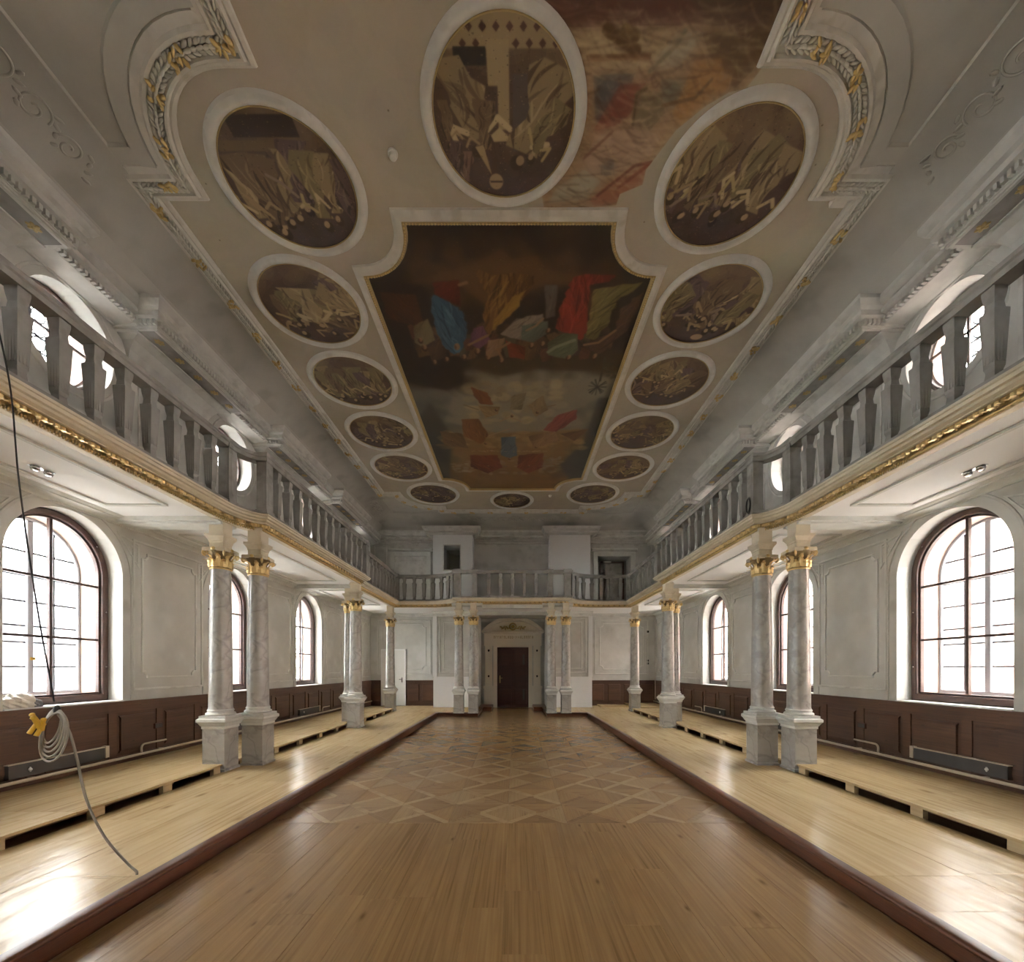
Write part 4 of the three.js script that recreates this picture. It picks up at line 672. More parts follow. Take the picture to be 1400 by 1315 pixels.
// ---------- medallions ----------
{
  
  const list = [   // x, depth, kind, label
    [-.04, 4.385, 'big', 'round ceiling medallion of two robed men by a cross-shaped pillar, at the frescoed end'],
    [-2.56, 5.01, 'a', 'round ceiling medallion of a row of standing draped figures beside the smoke detector'], [2.60, 4.98, 'b', 'round ceiling medallion of swaying robed figures beside the uncovered fresco'],
    [-3.13, 6.68, 'c', 'round ceiling medallion of a crowd round a pale seated figure, first beside the painting notch'], [3.14, 6.68, 'd', 'round ceiling medallion of writhing pale bodies under a small sun disc'],
    [-3.13, 8.45, 'e', 'round ceiling medallion of three upright columns of figures beside the main painting'], [3.14, 8.45, 'f', 'round ceiling medallion of a kneeling figure amid swirling drapery'],
    [-3.13, 10.25, 'g', 'round ceiling medallion of dim brown figures, third along the main painting, cable coil side'], [3.14, 10.25, 'h', 'round ceiling medallion of dim brown figures, third along the main painting, opposite the cable coil'],
    [-3.13, 12.03, 'i', 'round ceiling medallion of a dim reclining group, fourth along the painting, cable coil side'], [3.14, 12.03, 'j', 'round ceiling medallion of a dim reclining group, fourth along the painting, opposite the cable coil'],
    [-2.58, 13.85, 'k', 'round ceiling medallion in the far rounded ear, cable coil side'], [2.62, 13.85, 'l', 'round ceiling medallion in the far rounded ear, opposite the cable coil'],
    [-.02, 14.38, 'm', 'round ceiling medallion between main painting and end wall'],
  ];
  list.forEach(([mx, md, kind, label], idx) => {
    const R = kind === 'm' ? .74 : .85, Ri = R - .125;
    const t = thing('ceiling_medallion', label, 'medallion');
    const N = idx < 3 ? 512 : 320, cv = document.createElement('canvas'); cv.width = cv.height = N; let c = cv.getContext('2d'); const r = rngOf(600 + idx * 13), K = N / 320;
    const tone = ['#4a372b', '#4c3d34', '#463026', '#4a382c', '#44322c', '#463629', '#403024'][idx % 7];
    c.fillStyle = tone; c.fillRect(0, 0, N, N);
    const soft = (n, cols, s, y0, y1) => { for (let i = 0; i < n; i++) { c.globalAlpha = .08 + r() * .16; c.fillStyle = cols[Math.floor(r() * cols.length)]; c.beginPath(); c.ellipse(r() * N, (y0 + r() * (y1 - y0)) * N, s * K * (.4 + r()), s * K * (.3 + r() * .5), r() * 3, 0, 7); c.fill(); } c.globalAlpha = 1; };
    soft(90, ['#3a2a20', '#5c4836', '#4c3c40', '#6a5440'], 50, 0, 1); soft(30, ['#8a7454', '#7a664a'], 60, -.05, .22); soft(40, ['#564a48', '#4a4242', '#3c3230'], 50, .72, 1.05);
    const H = N / 320, under = c, lay = layer(N, N); c = lay.getContext('2d');
    // an upside-down draped figure: feet at (x, y0), head towards larger y
    const fig = (x, y0, len, wd, lean, base, light, dark) => {
      c.save(); c.translate(x * H, y0 * H); c.rotate(lean); const L = len * H, w = wd * H, sd = r() > .5 ? 1 : -1, sw = (r() - .5) * w * .9, pts = [];
      for (let k = 0; k <= 8; k++) { const f = k / 8; pts.push([-w * (.5 - .2 * f * f + .16 * Math.sin(f * 7 + x) + (r() - .5) * .2) + sw * (1 - f), L * f * .78]); }
      for (let k = 8; k >= 0; k--) { const f = k / 8; pts.push([w * (.5 - .2 * f * f + .16 * Math.sin(f * 6 + x * 2) + (r() - .5) * .2) + sw * (1 - f), L * f * .78]); }
      c.beginPath(); pts.forEach((p, i) => i ? c.lineTo(...p) : c.moveTo(...p)); c.closePath(); c.fillStyle = base; c.fill(); c.save(); c.clip();
      stroke(c, -sd * w * .5 + sw, 0, -sd * w * .7, L * .4, -sd * w * .2, L * .8, w * .35, dark, .75);
      for (let i = 0; i < 17; i++) { const o = (r() - .5) * w * 1.1, y1 = -L * .05 + r() * L * .6, e = y1 + L * (.12 + r() * .4); stroke(c, o + sw * .6, y1, o + (r() - .5) * w, (y1 + e) / 2, o * .5 + (r() - .5) * w * .7, e, w * (.05 + r() * .15), r() > .48 ? light : dark, .3 + r() * .4); } c.restore(); c.globalAlpha = 1;
      c.strokeStyle = light; c.lineWidth = w * .13; c.lineCap = c.lineJoin = 'round'; for (const q of [sd, r() > .5 ? -sd : 0]) if (q) { const ex = q * w * (.55 + r() * .25), ey = L * (.48 + r() * .14); c.beginPath(); c.moveTo(q * w * .26, L * .7); c.lineTo(ex, ey); c.lineTo(ex + q * w * (r() - .35) * .8, ey + L * (r() - .35) * .35); c.stroke(); }
      c.fillStyle = dark; c.beginPath(); c.ellipse(-w * .03 * sd, L * .9, w * .19, L * .075, 0, 0, 7); c.fill(); c.fillStyle = '#a58b6a'; c.beginPath(); c.ellipse(w * .05 * sd, L * .865, w * .12, L * .05, .3, 0, 7); c.fill();
      c.restore();
    };
    const pal = [['#8a7656', '#b8a27c', '#3f2e20'], ['#6a5640', '#97805e', '#332419'], ['#5c4a44', '#84705f', '#302322'], ['#77684a', '#a89468', '#3a2c1b']];
    if (kind === 'big') {
      c.fillStyle = '#93805f'; c.fillRect(0, 0, N, N * .17); for (let k = 0; k < 9; k++) for (let j = 0; j < 2; j++) { c.save(); c.translate((70 + k * 26 + j * 12) * H, (26 + j * 22) * H); c.rotate(.78); c.fillStyle = '#4c3226'; c.fillRect(-5 * H, -5 * H, 10 * H, 10 * H); c.restore(); }
      c.fillStyle = '#2e2620'; c.fillRect(62 * H, 52 * H, 64 * H, 26 * H); c.fillStyle = '#9a8662'; c.fillRect(128 * H, 42 * H, 44 * H, 66 * H); c.fillRect(148 * H, 90 * H, 24 * H, 90 * H); c.fillStyle = '#ad9872'; c.beginPath(); c.moveTo(130 * H, 190 * H); c.lineTo(150 * H, 176 * H); c.lineTo(178 * H, 200 * H); c.lineTo(136 * H, 202 * H); c.fill();
      c.fillStyle = '#544740'; c.fillRect(180 * H, 90 * H, 60 * H, 130 * H);
      fig(84, 62, 175, 88, -.12, ...pal[0]); fig(120, 130, 110, 40, .1, ...pal[1]); fig(252, 70, 205, 80, .34, ...pal[0]); fig(280, 130, 135, 46, .5, ...pal[3]); fig(34, 130, 90, 24, 0, ...pal[1]); fig(48, 200, 80, 28, .1, ...pal[2]); fig(66, 220, 80, 22, 0, '#7a5f50', '#97806c', '#46342a');
      c.fillStyle = '#a58b68'; c.beginPath(); c.arc(138 * H, 282 * H, 17 * H, 0, 7); c.fill(); c.fillStyle = '#4a382a'; c.fillRect(124 * H, 280 * H, 30 * H, 4 * H); c.fillStyle = '#a38c66'; c.beginPath(); c.moveTo(92 * H, 212 * H); c.lineTo(112 * H, 208 * H); c.lineTo(128 * H, 268 * H); c.fill();
    } else {
      const n = { a: 9, b: 9, c: 13, d: 18, e: 10, f: 15 }[kind] ?? 17, row = 'abe'.includes(kind);
      if (kind === 'a') { c.fillStyle = '#33241c'; c.fillRect(80 * H, 20 * H, 150 * H, 40 * H); c.fillStyle = '#6a573e'; c.fillRect(30 * H, 66 * H, 150 * H, 20 * H); }
      for (let i = 0; i < n; i++) { const P = pal[Math.floor(r() * 4)]; if (row) fig(40 + i * 240 / (n - 1), 62 + r() * 40, 165 + r() * 45, 52 + r() * 16, (r() - .5) * (kind === 'b' ? .5 : .25) + (kind === 'b' ? .35 : 0), ...P); else fig(45 + r() * 230, 40 + r() * 130, 105 + r() * 80, 46 + r() * 26, (r() - .5) * 2.0, ...P); }
      if (kind === 'd') { c.fillStyle = '#a3866a'; c.beginPath(); c.ellipse(170 * H, 288 * H, 22 * H, 14 * H, 0, 0, 7); c.fill(); c.strokeStyle = '#5a4232'; c.lineWidth = 2; c.stroke(); }
      if (kind === 'c') fig(165, 90, 170, 90, .05, '#9a8664', '#b8a47e', '#4c3a28');
    }
    c = under; soften(c, lay, 1.6 * K, .4);
    for (let i = 0; i < 500 * K; i++) { c.globalAlpha = .1 + r() * .2; c.fillStyle = r() > .5 ? '#b09a74' : '#1c120c'; c.fillRect(r() * N, r() * N, (1 + r() * 4) * K, (1 + r() * 2) * K); } c.globalAlpha = 1;
    const tx = new THREE.CanvasTexture(cv); tx.colorSpace = THREE.SRGBColorSpace;
    const g = xf(raw(new THREE.CircleGeometry(Ri + .01, 64)), new THREE.Matrix4().multiplyMatrices(M_CEIL(Y_CEIL - .015), new THREE.Matrix4().makeTranslation(mx, md, 0))), p = g.attributes.position, uv = g.attributes.uv;
    for (let i = 0; i < p.count; i++) uv.setXY(i, (p.getX(i) - mx + Ri + .025) / (2 * Ri + .05), 1 - (-p.getZ(i) - md + Ri + .025) / (2 * Ri + .05));
    part('painted_roundel', g, mat({ map: tx, roughness: .7 }), t, true);
    const prof = [[Ri, -.01], [Ri + .004, -.02], [Ri + .02, -.028], [Ri + .03, -.05], [Ri + .06, -.062], [Ri + .09, -.05], [Ri + .105, -.03], [R, -.012], [R, 0]];
    part('plaster_ring', at(lathe(prof, 72), mx, Y_CEIL, -md), M.ceilring ??= mat({ map: plasterTex(26, [.91, .90, .87], [.86, .85, .82], [.78, .76, .71], [1.1, 1.1]), roughness: .7 }), t);
    part('gilded_fillet', at(raw(new THREE.TorusGeometry(Ri, .008, 6, 72)), mx, Y_CEIL - .022, -md, 0, Math.PI / 2), M.oldgold, t);
  });
  { const ce = scene.children.find(o => o.name === 'ceiling'); part('patch_block', box(3.92, 4.1, Y_CEIL - .06, Y_CEIL, 5.02, 5.2), M.ceilmould, ce); }
  // smoke detectors
  for (const [px, py, lab] of [[537, 209, 'white round smoke detector between two near ceiling medallions'], [752, 677, 'small white smoke detector near the far end of the ceiling']]) {
    const H5 = Y_CEIL - 1.6, x = (px - 703.5) * H5 / (913.5 - py) + .07, d = 580 * H5 / (913.5 - py);
    const t = thing('smoke_detector', lab, 'detector', 'smoke detectors');
    part('base', at(lathe([[0, 0], [.055, 0], [.055, -.02], [.05, -.025], [0, -.025]], 24), x, Y_CEIL, -d), M.plastic, t);
    part('sensor', at(lathe([[.04, -.02], [.042, -.05], [.03, -.06], [0, -.062]], 24), x, Y_CEIL, -d), M.plastic, t);
  }
}
// ---------- gallery ----------
const acan = (w, h, out) => {   // one acanthus leaf, curling out at the tip
  const pos = [], P = (u, v) => { const k = v * v, x = (u - .5) * w * (1 - .5 * v * v) * (1 + .22 * Math.sin(v * 19)), y = h * (v - .18 * Math.max(0, v - .75) * 4 * (v > .75 ? 1 : 0)), z = out * (k * k * 1.15 + .12 * Math.sin(v * 6)) + .014 * (1 - Math.abs(u - .5) * 2); return [x, y, z]; };
  for (let i = 0; i < 2; i++) for (let j = 0; j < 10; j++) { const a = P(i / 2, j / 10), b = P((i + 1) / 2, j / 10), c = P((i + 1) / 2, (j + 1) / 10), d = P(i / 2, (j + 1) / 10); pos.push(...a, ...b, ...c, ...a, ...c, ...d); }
  const g = new THREE.BufferGeometry(); g.setAttribute('position', new THREE.BufferAttribute(new Float32Array(pos), 3)); g.computeVertexNormals(); return raw(g);
};

// stations of the gallery front, right half: base point of the fascia and the point of its cornice lip
const GB = [], addG = (bx, bd, tx, td) => GB.push({ x: bx, d: bd, tx, td });
addG(4.10, D0, 3.88, D0); addG(4.10, 5.85, 3.88, 5.85);
for (let i = 1; i <= 10; i++) { const a = i / 10 * Math.PI / 2; addG(3.82 + .28 * Math.cos(a), 5.85 + .69 * Math.sin(a), 3.60 + .28 * Math.cos(a), 5.85 + .47 * Math.sin(a)); }
addG(3.82, 10.62, 3.60, 10.84);
for (let i = 9; i >= 0; i--) { const a = i / 10 * Math.PI / 2; addG(3.82 + .28 * Math.cos(a), 11.31 - .69 * Math.sin(a), 3.60 + .28 * Math.cos(a), 11.31 - .47 * Math.sin(a)); }
addG(4.10, 14.70, 3.88, 14.48); addG(3.0, 14.70, 3.0, 14.48);
for (let i = 1; i <= 10; i++) { const a = i / 10 * Math.PI / 2; addG(3.0 - 1.27 * Math.sin(a), 13.99 + .71 * Math.cos(a), 3.0 - 1.05 * Math.sin(a), 13.77 + .71 * Math.cos(a)); }
const GALL = [...GB, ...GB.slice().reverse().map(q => ({ x: -q.x, d: q.d, tx: -q.tx, td: q.td }))];
const GST = GALL.map(q => ({ x: q.x, d: q.d, nx: (q.tx - q.x) / .22, nd: (q.td - q.d) / .22 }));
{
  const g = struct('gallery', 'white U-shaped gallery on marble columns with a gilded cornice, running round the hall', 'gallery');
  const sh = poly([[-W, D0], [-W, D1], [-3.0, D1], [-3.0, DC], [3.0, DC], [3.0, D1], [W, D1], [W, D0], ...GST.map(q => [q.x, q.d])]);
  part('deck', xf(ext(sh, Y_GAL - Y_SOFF), M_FLAT(Y_SOFF)), M.soffit, g);
  part('lower_bead', sweepSt(GST, [[-.10, Y_SOFF + .001], [-.09, 3.715], [-.01, 3.70], [.02, 3.70], [.03, 3.715]], .6), M.cream, g);
  part('gilded_band', sweepSt(GST, [[.03, 3.715], [.012, 3.73], [.012, 3.76], [.03, 3.79], [.09, 3.792]], .6), M.oldgold, g);
  part('cornice_lip', sweepSt(GST, [[.09, 3.79], [.12, 3.79], [.12, 3.80], [.16, 3.815], [.17, 3.835], [.20, 3.84], [.205, 3.87], [.22, 3.875], [.22, 3.90], [.1, 3.915], [-.3, 3.922]], .4), M.cream, g);
  // gilded leaf consoles and bead rows along the fascia
  const hang = (w, h, o, x) => { const l = xf(acan(w, h, o), new THREE.Matrix4().makeScale(1, -1, 1)); return at(l, x, .022, .012, x * 4); };
  const leafG = boxUV(join([hang(.085, .085, .055, 0), hang(.05, .07, .04, .045), hang(.05, .07, .04, -.045), at(blob(.055, .012, .03, 8, 4), 0, .02, -.005), at(blob(.006, .03, .012, 5, 4), 0, -.02, .016)]));
  const beads = [], bead = blob(.0105, .0105, .0105, 5, 4), drops = []; let acc = 0, acb = 0, n = 0;
  for (let i = 0; i + 1 < GST.length; i++) {
    const a = GST[i], b = GST[i + 1], L = Math.hypot(GALL[i + 1].tx - GALL[i].tx, GALL[i + 1].td - GALL[i].td), seg = Math.max(2, Math.ceil(L / .01));
    for (let k = 0; k < seg; k++) {
      const t = k / seg, at2 = (o) => [a.x + (b.x - a.x) * t + (a.nx + (b.nx - a.nx) * t) * o, a.d + (b.d - a.d) * t + (a.nd + (b.nd - a.nd) * t) * o];
      acc += L / seg; acb += L / seg; const pv = at2(.055), dz = at2(.06), dir = Math.atan2(dz[0] - pv[0], -(dz[1] - pv[1]));
      if (pv[1] < 2.2) continue;
      if (acc > .157) { acc -= .157; n++; shared('gilded_leaf', leafG, M.gold, g, pv[0], 3.775, -pv[1], dir); }
      if (acb > .03) { acb -= .03; const q = at2(.028); beads.push(at(bead, q[0], 3.712, -q[1])); const e = at2(.03); drops.push(at(blob(.012, .016, .012, 5, 4), e[0], 3.728, -e[1])); }
    }
  }
  part('bead_row', join(beads), M.oldgold, g).userData.kind = 'stuff';
  part('egg_row', join(drops), M.gold, g).userData.kind = 'stuff';
  // soffit panels (raised borders) and the wall cornice under the gallery
  for (const s of [-1, 1]) {
    for (const [d0, d1] of [[D0 + .2, 5.55], [6.75, 10.35], [11.6, 14.3]]) {
      const mid = d0 > 6 && d0 < 8, x0 = mid ? 4.28 : 4.46;
      const fr = hole(poly([[s * x0, d0], [s * 5.28, d0], [s * 5.28, d1], [s * x0, d1]]), [[s * (x0 + .045), d0 + .045], [s * 5.235, d0 + .045], [s * 5.235, d1 - .045], [s * (x0 + .045), d1 - .045]]);
      part('soffit_panel_border', xf(ext(fr, .025), M_CEIL(Y_SOFF)), M.mould, g);
    }
    const st = [{ x: s * W, d: D0, nx: -s, nd: 0 }, { x: s * W, d: D1, nx: -s, nd: 0 }];
    part('wall_cornice', sweepSt(st, [[0, 3.64], [.02, 3.645], [.025, 3.665], [.06, 3.69], [.12, 3.70], [.125, 3.715], [.17, 3.73], [.18, Y_SOFF]], .5), M.mould, g);
    for (const d of [6.16, 11.0]) part('cross_beam', join([box(s * 4.1, s * W, 3.68, Y_SOFF + .01, d - .2, d + .2), box(s * 4.1, s * W, 3.655, 3.69, d - .14, d + .14)]), M.mould, g);
    const st2 = [{ x: s * 3.02, d: D1, nx: 0, nd: -1 }, { x: s * W, d: D1, nx: 0, nd: -1 }];
    part('wall_cornice', sweepSt(st2, [[0, 3.62], [.03, 3.63], [.06, 3.68], [.13, 3.70], [.15, Y_SOFF]], .5), M.mould, g);
    part('wall_cornice', sweepSt([{ x: s * 1.3, d: DC, nx: 0, nd: -1 }, { x: s * 3.02, d: DC, nx: 0, nd: -1 }], [[0, 3.56], [.03, 3.57], [.06, 3.66], [.16, 3.70], [.18, Y_SOFF]], .5), M.mould, g);
    part('end_beam', box(s * .98, s * 2.0, 3.66, Y_SOFF + .01, 13.95, 14.25), M.mould, g);
  }
  part('end_beam', join([box(-1.0, 1.0, 3.62, Y_SOFF + .01, 13.98, 14.3), box(-1.0, 1.0, 3.59, 3.63, 14.02, 14.26)]), M.mould, g);
}

// ---------- balustrades ----------
const bal = (() => {   // flat tapering baluster with fluted face
  const L = [[.05, .045, 0], [.05, .045, .04], [.042, .038, .045], [.036, .034, .09], [.036, .034, .10], [.045, .042, .13], [.062, .055, .50], [.065, .058, .56], [.065, .058, .585], [.045, .042, .60], [.04, .038, .65], [.05, .045, .70], [.055, .05, .74], [.055, .05, .78]];
  const gs = [stack(L)];
  for (const q of [0, 1, 2, 3]) for (const k of [-1, 0, 1]) gs.push(at(stack([[.0055, .004, .16], [.008, .004, .52]], k * .026, -.048), 0, 0, 0, q * Math.PI / 2, 0));
  return boxUV(join(gs));
})();
const BALPATH = off => GALL.map(q => { const L = Math.hypot(q.tx - q.x, q.td - q.d); return q; });
{
  const yb = 3.925, railProf = [[-.075, 4.70], [-.08, 4.72], [-.085, 4.745], [-.1, 4.76], [-.1, 4.80], [.1, 4.80], [.1, 4.76], [.085, 4.745], [.08, 4.72], [.075, 4.70], [-.075, 4.70]];
  const plint = [[-.075, yb], [-.075, 3.955], [.075, 3.955], [.075, yb]];
  const post = (p, x, d, w = .09, ry = 0, wd = w) => { const g = boxUV(at(stack([[w + .015, wd + .015, 0], [w + .015, wd + .015, .05], [w, wd, .06], [w, wd, .76], [w + .015, wd + .015, .78], [w + .02, wd + .02, .83], [w + .02, wd + .02, .9]]), x, yb, -d, ry)); const m = part('post', g, M.balus, p); const a = part('post_panel', at(join([stack([[w * .5, .004, .14], [w * .5, .004, .68]], 0, -wd), stack([[.004, wd * .5, .14], [.004, wd * .5, .68]], w, 0), stack([[.004, wd * .5, .14], [.004, wd * .5, .68]], -w, 0)]), x, yb, -d, ry), M.balus, m); };
  const run = (p, pts) => { const st = pathSt(pts); part('handrail', sweepSt(st, railProf, .5), M.balus, p); part('base_rail', sweepSt(st, plint, .5), M.balus, p); };
  const balusters = (p, x0, d0, x1, d1, n, ry = 0) => { for (let i = 0; i < n; i++) { const t = n > 1 ? i / (n - 1) : 0; shared('baluster', bal, M.balus, p, x0 + (x1 - x0) * t, 3.93, -(d0 + (d1 - d0) * t), ry); } };
  for (const s of [-1, 1]) {
    const p = thing('gallery_balustrade', 'grey-brown fluted stone balustrade along the long gallery ' + PAIRSIDE(s), 'balustrade', 'gallery balustrades');
    const X = 4.0, Xm = 3.72, bow = []; for (let i = 0; i <= 8; i++) { const a = i / 8 * Math.PI / 2; bow.push([s * (Xm + .28 * Math.cos(a)), 5.9 + .5 * Math.sin(a)]); }
    const bow2 = bow.map(([x, d]) => [x, 17.16 - d]).reverse();
    run(p, [[s * X, D0], ...bow, [s * Xm, 10.76], ...bow2, [s * X, 14.46]]);
    post(p, s * X, 6.02, .075, 0, .085); post(p, s * Xm, 6.44, .075, 0, .085); post(p, s * Xm, 10.72, .075, 0, .085); post(p, s * X, 11.14, .075, 0, .085);
    balusters(p, s * X, 5.68 - 13 * .315, s * X, 5.68, 14);
    balusters(p, s * Xm, 6.76, s * Xm, 10.40, 12);
    balusters(p, s * X, 11.42, s * X, 14.26, 10);
  }
  const p = thing('gallery_balustrade', 'grey-brown stone balustrade on the curved gallery front above the portal', 'balustrade', 'gallery balustrades');
  const c = []; for (let i = 0; i <= 10; i++) { const a = i / 10 * Math.PI / 2; c.push([3.0 - 1.12 * Math.sin(a), 13.89 + .71 * Math.cos(a)]); }
  run(p, [[3.9, 14.6], ...c, ...c.slice().reverse().map(([x, d]) => [-x, d]), [-3.9, 14.6]]);
  for (const s of [-1, 1]) {
    post(p, s * 4.0, 14.585, .09); post(p, s * 1.80, 13.89, .11); post(p, s * 1.24, 13.89, .075);
    [[3.72, 14.6], [3.38, 14.6], [3.05, 14.6], [2.72, 14.57], [2.42, 14.46], [2.17, 14.30], [2.0, 14.10]].forEach(([x, d], i) => shared('baluster', bal, M.balus, p, s * x, 3.93, -d, i > 3 ? s * (i - 3) * .18 : 0));
  }
  balusters(p, -.776, 13.89, .776, 13.89, 5);
}

// ---------- columns ----------
const colG = (() => {
  const G = {}, R0 = .15, R1 = .126, y0 = Y_SIDE;
  G.die = boxUV(stack([[.17, .17, y0], [.17, .17, y0 + .03], [.155, .155, y0 + .045], [.155, .155, .735]]));
  G.cap = boxUV(stack([[.155, .155, .735], [.165, .165, .745], [.165, .165, .775], [.175, .175, .785], [.195, .195, .825], [.21, .21, .84], [.21, .21, .875], [.19, .19, .89]]));
  G.base = boxUV(join([stack([[.185, .185, .89], [.185, .185, .925]]), lathe([[0, .925], [.18, .925], [.188, .937], [.188, .95], [.178, .962], [.165, .966], [.160, .978], [.166, .988], [.168, .998], [.162, 1.008], [R0 + .004, 1.012], [R0 + .004, 1.022]], 36)]));
  const sh = [[R0 + .006, 1.015], [R0, 1.04]]; for (let i = 0; i <= 12; i++) { const t = i / 12; sh.push([R0 + (R1 - R0) * (t * t * .6 + t * .4), 1.06 + t * 1.94]); } sh.push([R1 + .004, 3.02]);
  const shaft = lathe(sh, 40); { const p = shaft.attributes.position, uv = new Float32Array(p.count * 2); for (let i = 0; i < p.count; i++) { let a = Math.atan2(p.getZ(i), p.getX(i)); uv[i * 2] = a * .144; uv[i * 2 + 1] = p.getY(i); } for (let i = 0; i < p.count; i += 3) { const u = [0, 1, 2].map(j => uv[(i + j) * 2]); if (Math.max(...u) - Math.min(...u) > .4) for (let j = 0; j < 3; j++) if (u[j] < 0) uv[(i + j) * 2] += .9048; } shaft.setAttribute('uv', new THREE.BufferAttribute(uv, 2)); }
  G.shaft = shaft;
  G.astragal = boxUV(lathe([[R1, 3.015], [R1 + .014, 3.02], [R1 + .018, 3.03], [R1 + .014, 3.042], [R1, 3.046]], 32));
  G.bell = boxUV(lathe([[R1 - .004, 3.04], [R1 - .022, 3.06], [R1 - .022, 3.15], [R1 - .004, 3.2], [R1 + .03, 3.25], [R1 + .045, 3.275]], 32));
  const lv = []; for (let k = 0; k < 8; k++) { const a = k * Math.PI / 4; lv.push(at(acan(.078, .125, .065), Math.sin(a) * (R1 + .012), 3.045, Math.cos(a) * (R1 + .012), a)); const b = a + Math.PI / 8; lv.push(at(acan(.075, .205, .09), Math.sin(b) * (R1 + .004), 3.05, Math.cos(b) * (R1 + .004), b)); }
  G.leaves = boxUV(join(lv));
  const vol = []; { const pts = []; for (let i = 0; i <= 26; i++) { const t = i / 26 * Math.PI * 3.2, r = .042 * (1 - i / 34); pts.push([0, -Math.cos(t) * r, Math.sin(t) * r]); } vol.push(tube(pts, .011, 40, 6), blob(.018, .014, .014, 6, 5)); vol.push(tube([[0, -.02, -.1], [0, .03, -.06], [0, .042, 0]], .012, 8, 5)); }
  G.volute = boxUV(join(vol));
  const ab = []; for (let k = 0; k < 4; k++) { const a = k * Math.PI / 2 + Math.PI / 4; for (let j = 0; j <= 8; j++) { const t = j / 8, q = a + t * Math.PI / 2, r = .225 - .062 * Math.sin(t * Math.PI); ab.push([r * Math.cos(q), r * Math.sin(q)]); } }
  G.abacus = boxUV(xf(ext(poly(ab), .045, .008), M_FLAT(3.275)));
  const fl = []; for (let k = 0; k < 4; k++) { const a = k * Math.PI / 2; fl.push(at(blob(.032, .024, .018, 8, 6), Math.sin(a) * .165, 3.30, Math.cos(a) * .165, a)); } G.fleuron = boxUV(join(fl));
  G.impost = boxUV(stack([[.098, .098, 3.315], [.098, .098, 3.40], [.106, .106, 3.41], [.106, .106, 3.43], [.118, .118, 3.45], [.134, .134, 3.475], [.142, .142, 3.485], [.142, .142, 3.52], [.10, .10, 3.525], [.10, .10, Y_SOFF + .005]]));
  return G;
})();
function column(label, x, d, group) {
  const o = thing('marble_column', label, 'column', group); o.position.set(x, 0, -d);
  shared('pedestal', colG.die, M.marble, o); shared('pedestal_cap', colG.cap, M.mould, o); shared('column_base', colG.base, M.mould, o); shared('shaft', colG.shaft, M.marble, o);
  const c = shared('capital', colG.bell, M.darkgold, o); shared('astragal', colG.astragal, M.gold, c); shared('acanthus_leaves', colG.leaves, M.gold, c); shared('abacus', colG.abacus, M.cream, c); shared('fleurons', colG.fleuron, M.gold, c);
  for (let k = 0; k < 4; k++) { const a = k * Math.PI / 2 + Math.PI / 4; shared('volute', colG.volute, M.gold, c, Math.sin(a) * .185, 3.245, Math.cos(a) * .185, a); }
  shared('impost_block', colG.impost, M.cream, o);
  return o;
}
for (const s of [-1, 1]) {
  const gr = 'marble columns under the long galleries';
  column('marble column of the near staggered pair, standing in the platform edge, ' + PAIRSIDE(s), s * 4.195, 6.16, gr);
  column('marble column of the near staggered pair, standing forward of the platform, ' + PAIRSIDE(s), s * 3.90, 6.57, gr);
  column('marble column of the far staggered pair, standing forward of the platform, ' + PAIRSIDE(s), s * 3.90, 10.60, gr);
  column('marble column of the far staggered pair, standing in the platform edge, ' + PAIRSIDE(s), s * 4.195, 11.0, gr);
  column(s < 0 ? 'single marble column standing in front of the white flush door' : 'single marble column under the inner gallery corner opposite the white door', s * 4.195, 14.57, gr);
  column('marble column beside the portal, next to its recess, ' + PAIRSIDE(s), s * 1.28, 13.97, 'marble columns carrying the curved end gallery');
  column('marble column beside the portal, farther from its recess, ' + PAIRSIDE(s), s * 1.76, 13.97, 'marble columns carrying the curved end gallery');
}

// ---------- platforms ----------
for (const s of [-1, 1]) {
  const secs = [[D0 + .02, 5.995, 'ending at the near marble pair'], [6.325, 10.835, 'between the two marble column pairs'], [11.165, 14.40, 'from far marble pair to single column']];
  secs.forEach(([d0, d1, lab], i) => {
    const t = thing('timber_platform', 'low timber platform ' + lab + ', ' + PAIRSIDE(s), 'platform', 'low platforms along the walls');
    const n = Math.ceil((d1 - d0) / 2.4), r = rngOf(40 + i + s);
    for (let k = 0; k < n; k++) { const a = d0 + (d1 - d0) * k / n, b = d0 + (d1 - d0) * (k + 1) / n; for (const [x0, x1] of [[PX, 4.83], [4.832, W - .06]]) { const g = stack([[(x1 - x0) / 2, (b - a) / 2 - .0006, Y_PLAT - .026], [(x1 - x0) / 2, (b - a) / 2 - .0006, Y_PLAT - .001], [(x1 - x0) / 2 - .001, (b - a) / 2 - .0016, Y_PLAT]], s * (x0 + x1) / 2, (a + b) / 2); boxUV(g, 0, r() * 4, r() * 4); part('top_sheet', g, M.side[k % 2], t, true); } }
    for (let d = d1 - .03; d > Math.max(d0, 1.4); d -= .84) part('support_block', box(s * (PX + .008), s * (PX + .06), -.029, Y_PLAT - .027, d - .13, d), M.raww, t);
    part('rear_bearer', box(s * (W - .14), s * (W - .07), -.029, Y_PLAT - .027, d0, d1), M.under, t);
    part('middle_bearer', box(s * 4.75, s * 4.85, -.029, Y_PLAT - .027, d0, d1), M.under, t);
    if (i) part('filler_sheet', box(s * 4.37, s * (W - .06), Y_PLAT - .026, Y_PLAT, secs[i - 1][1] + .002, d0 - .002), M.side[0], t);
  });
}
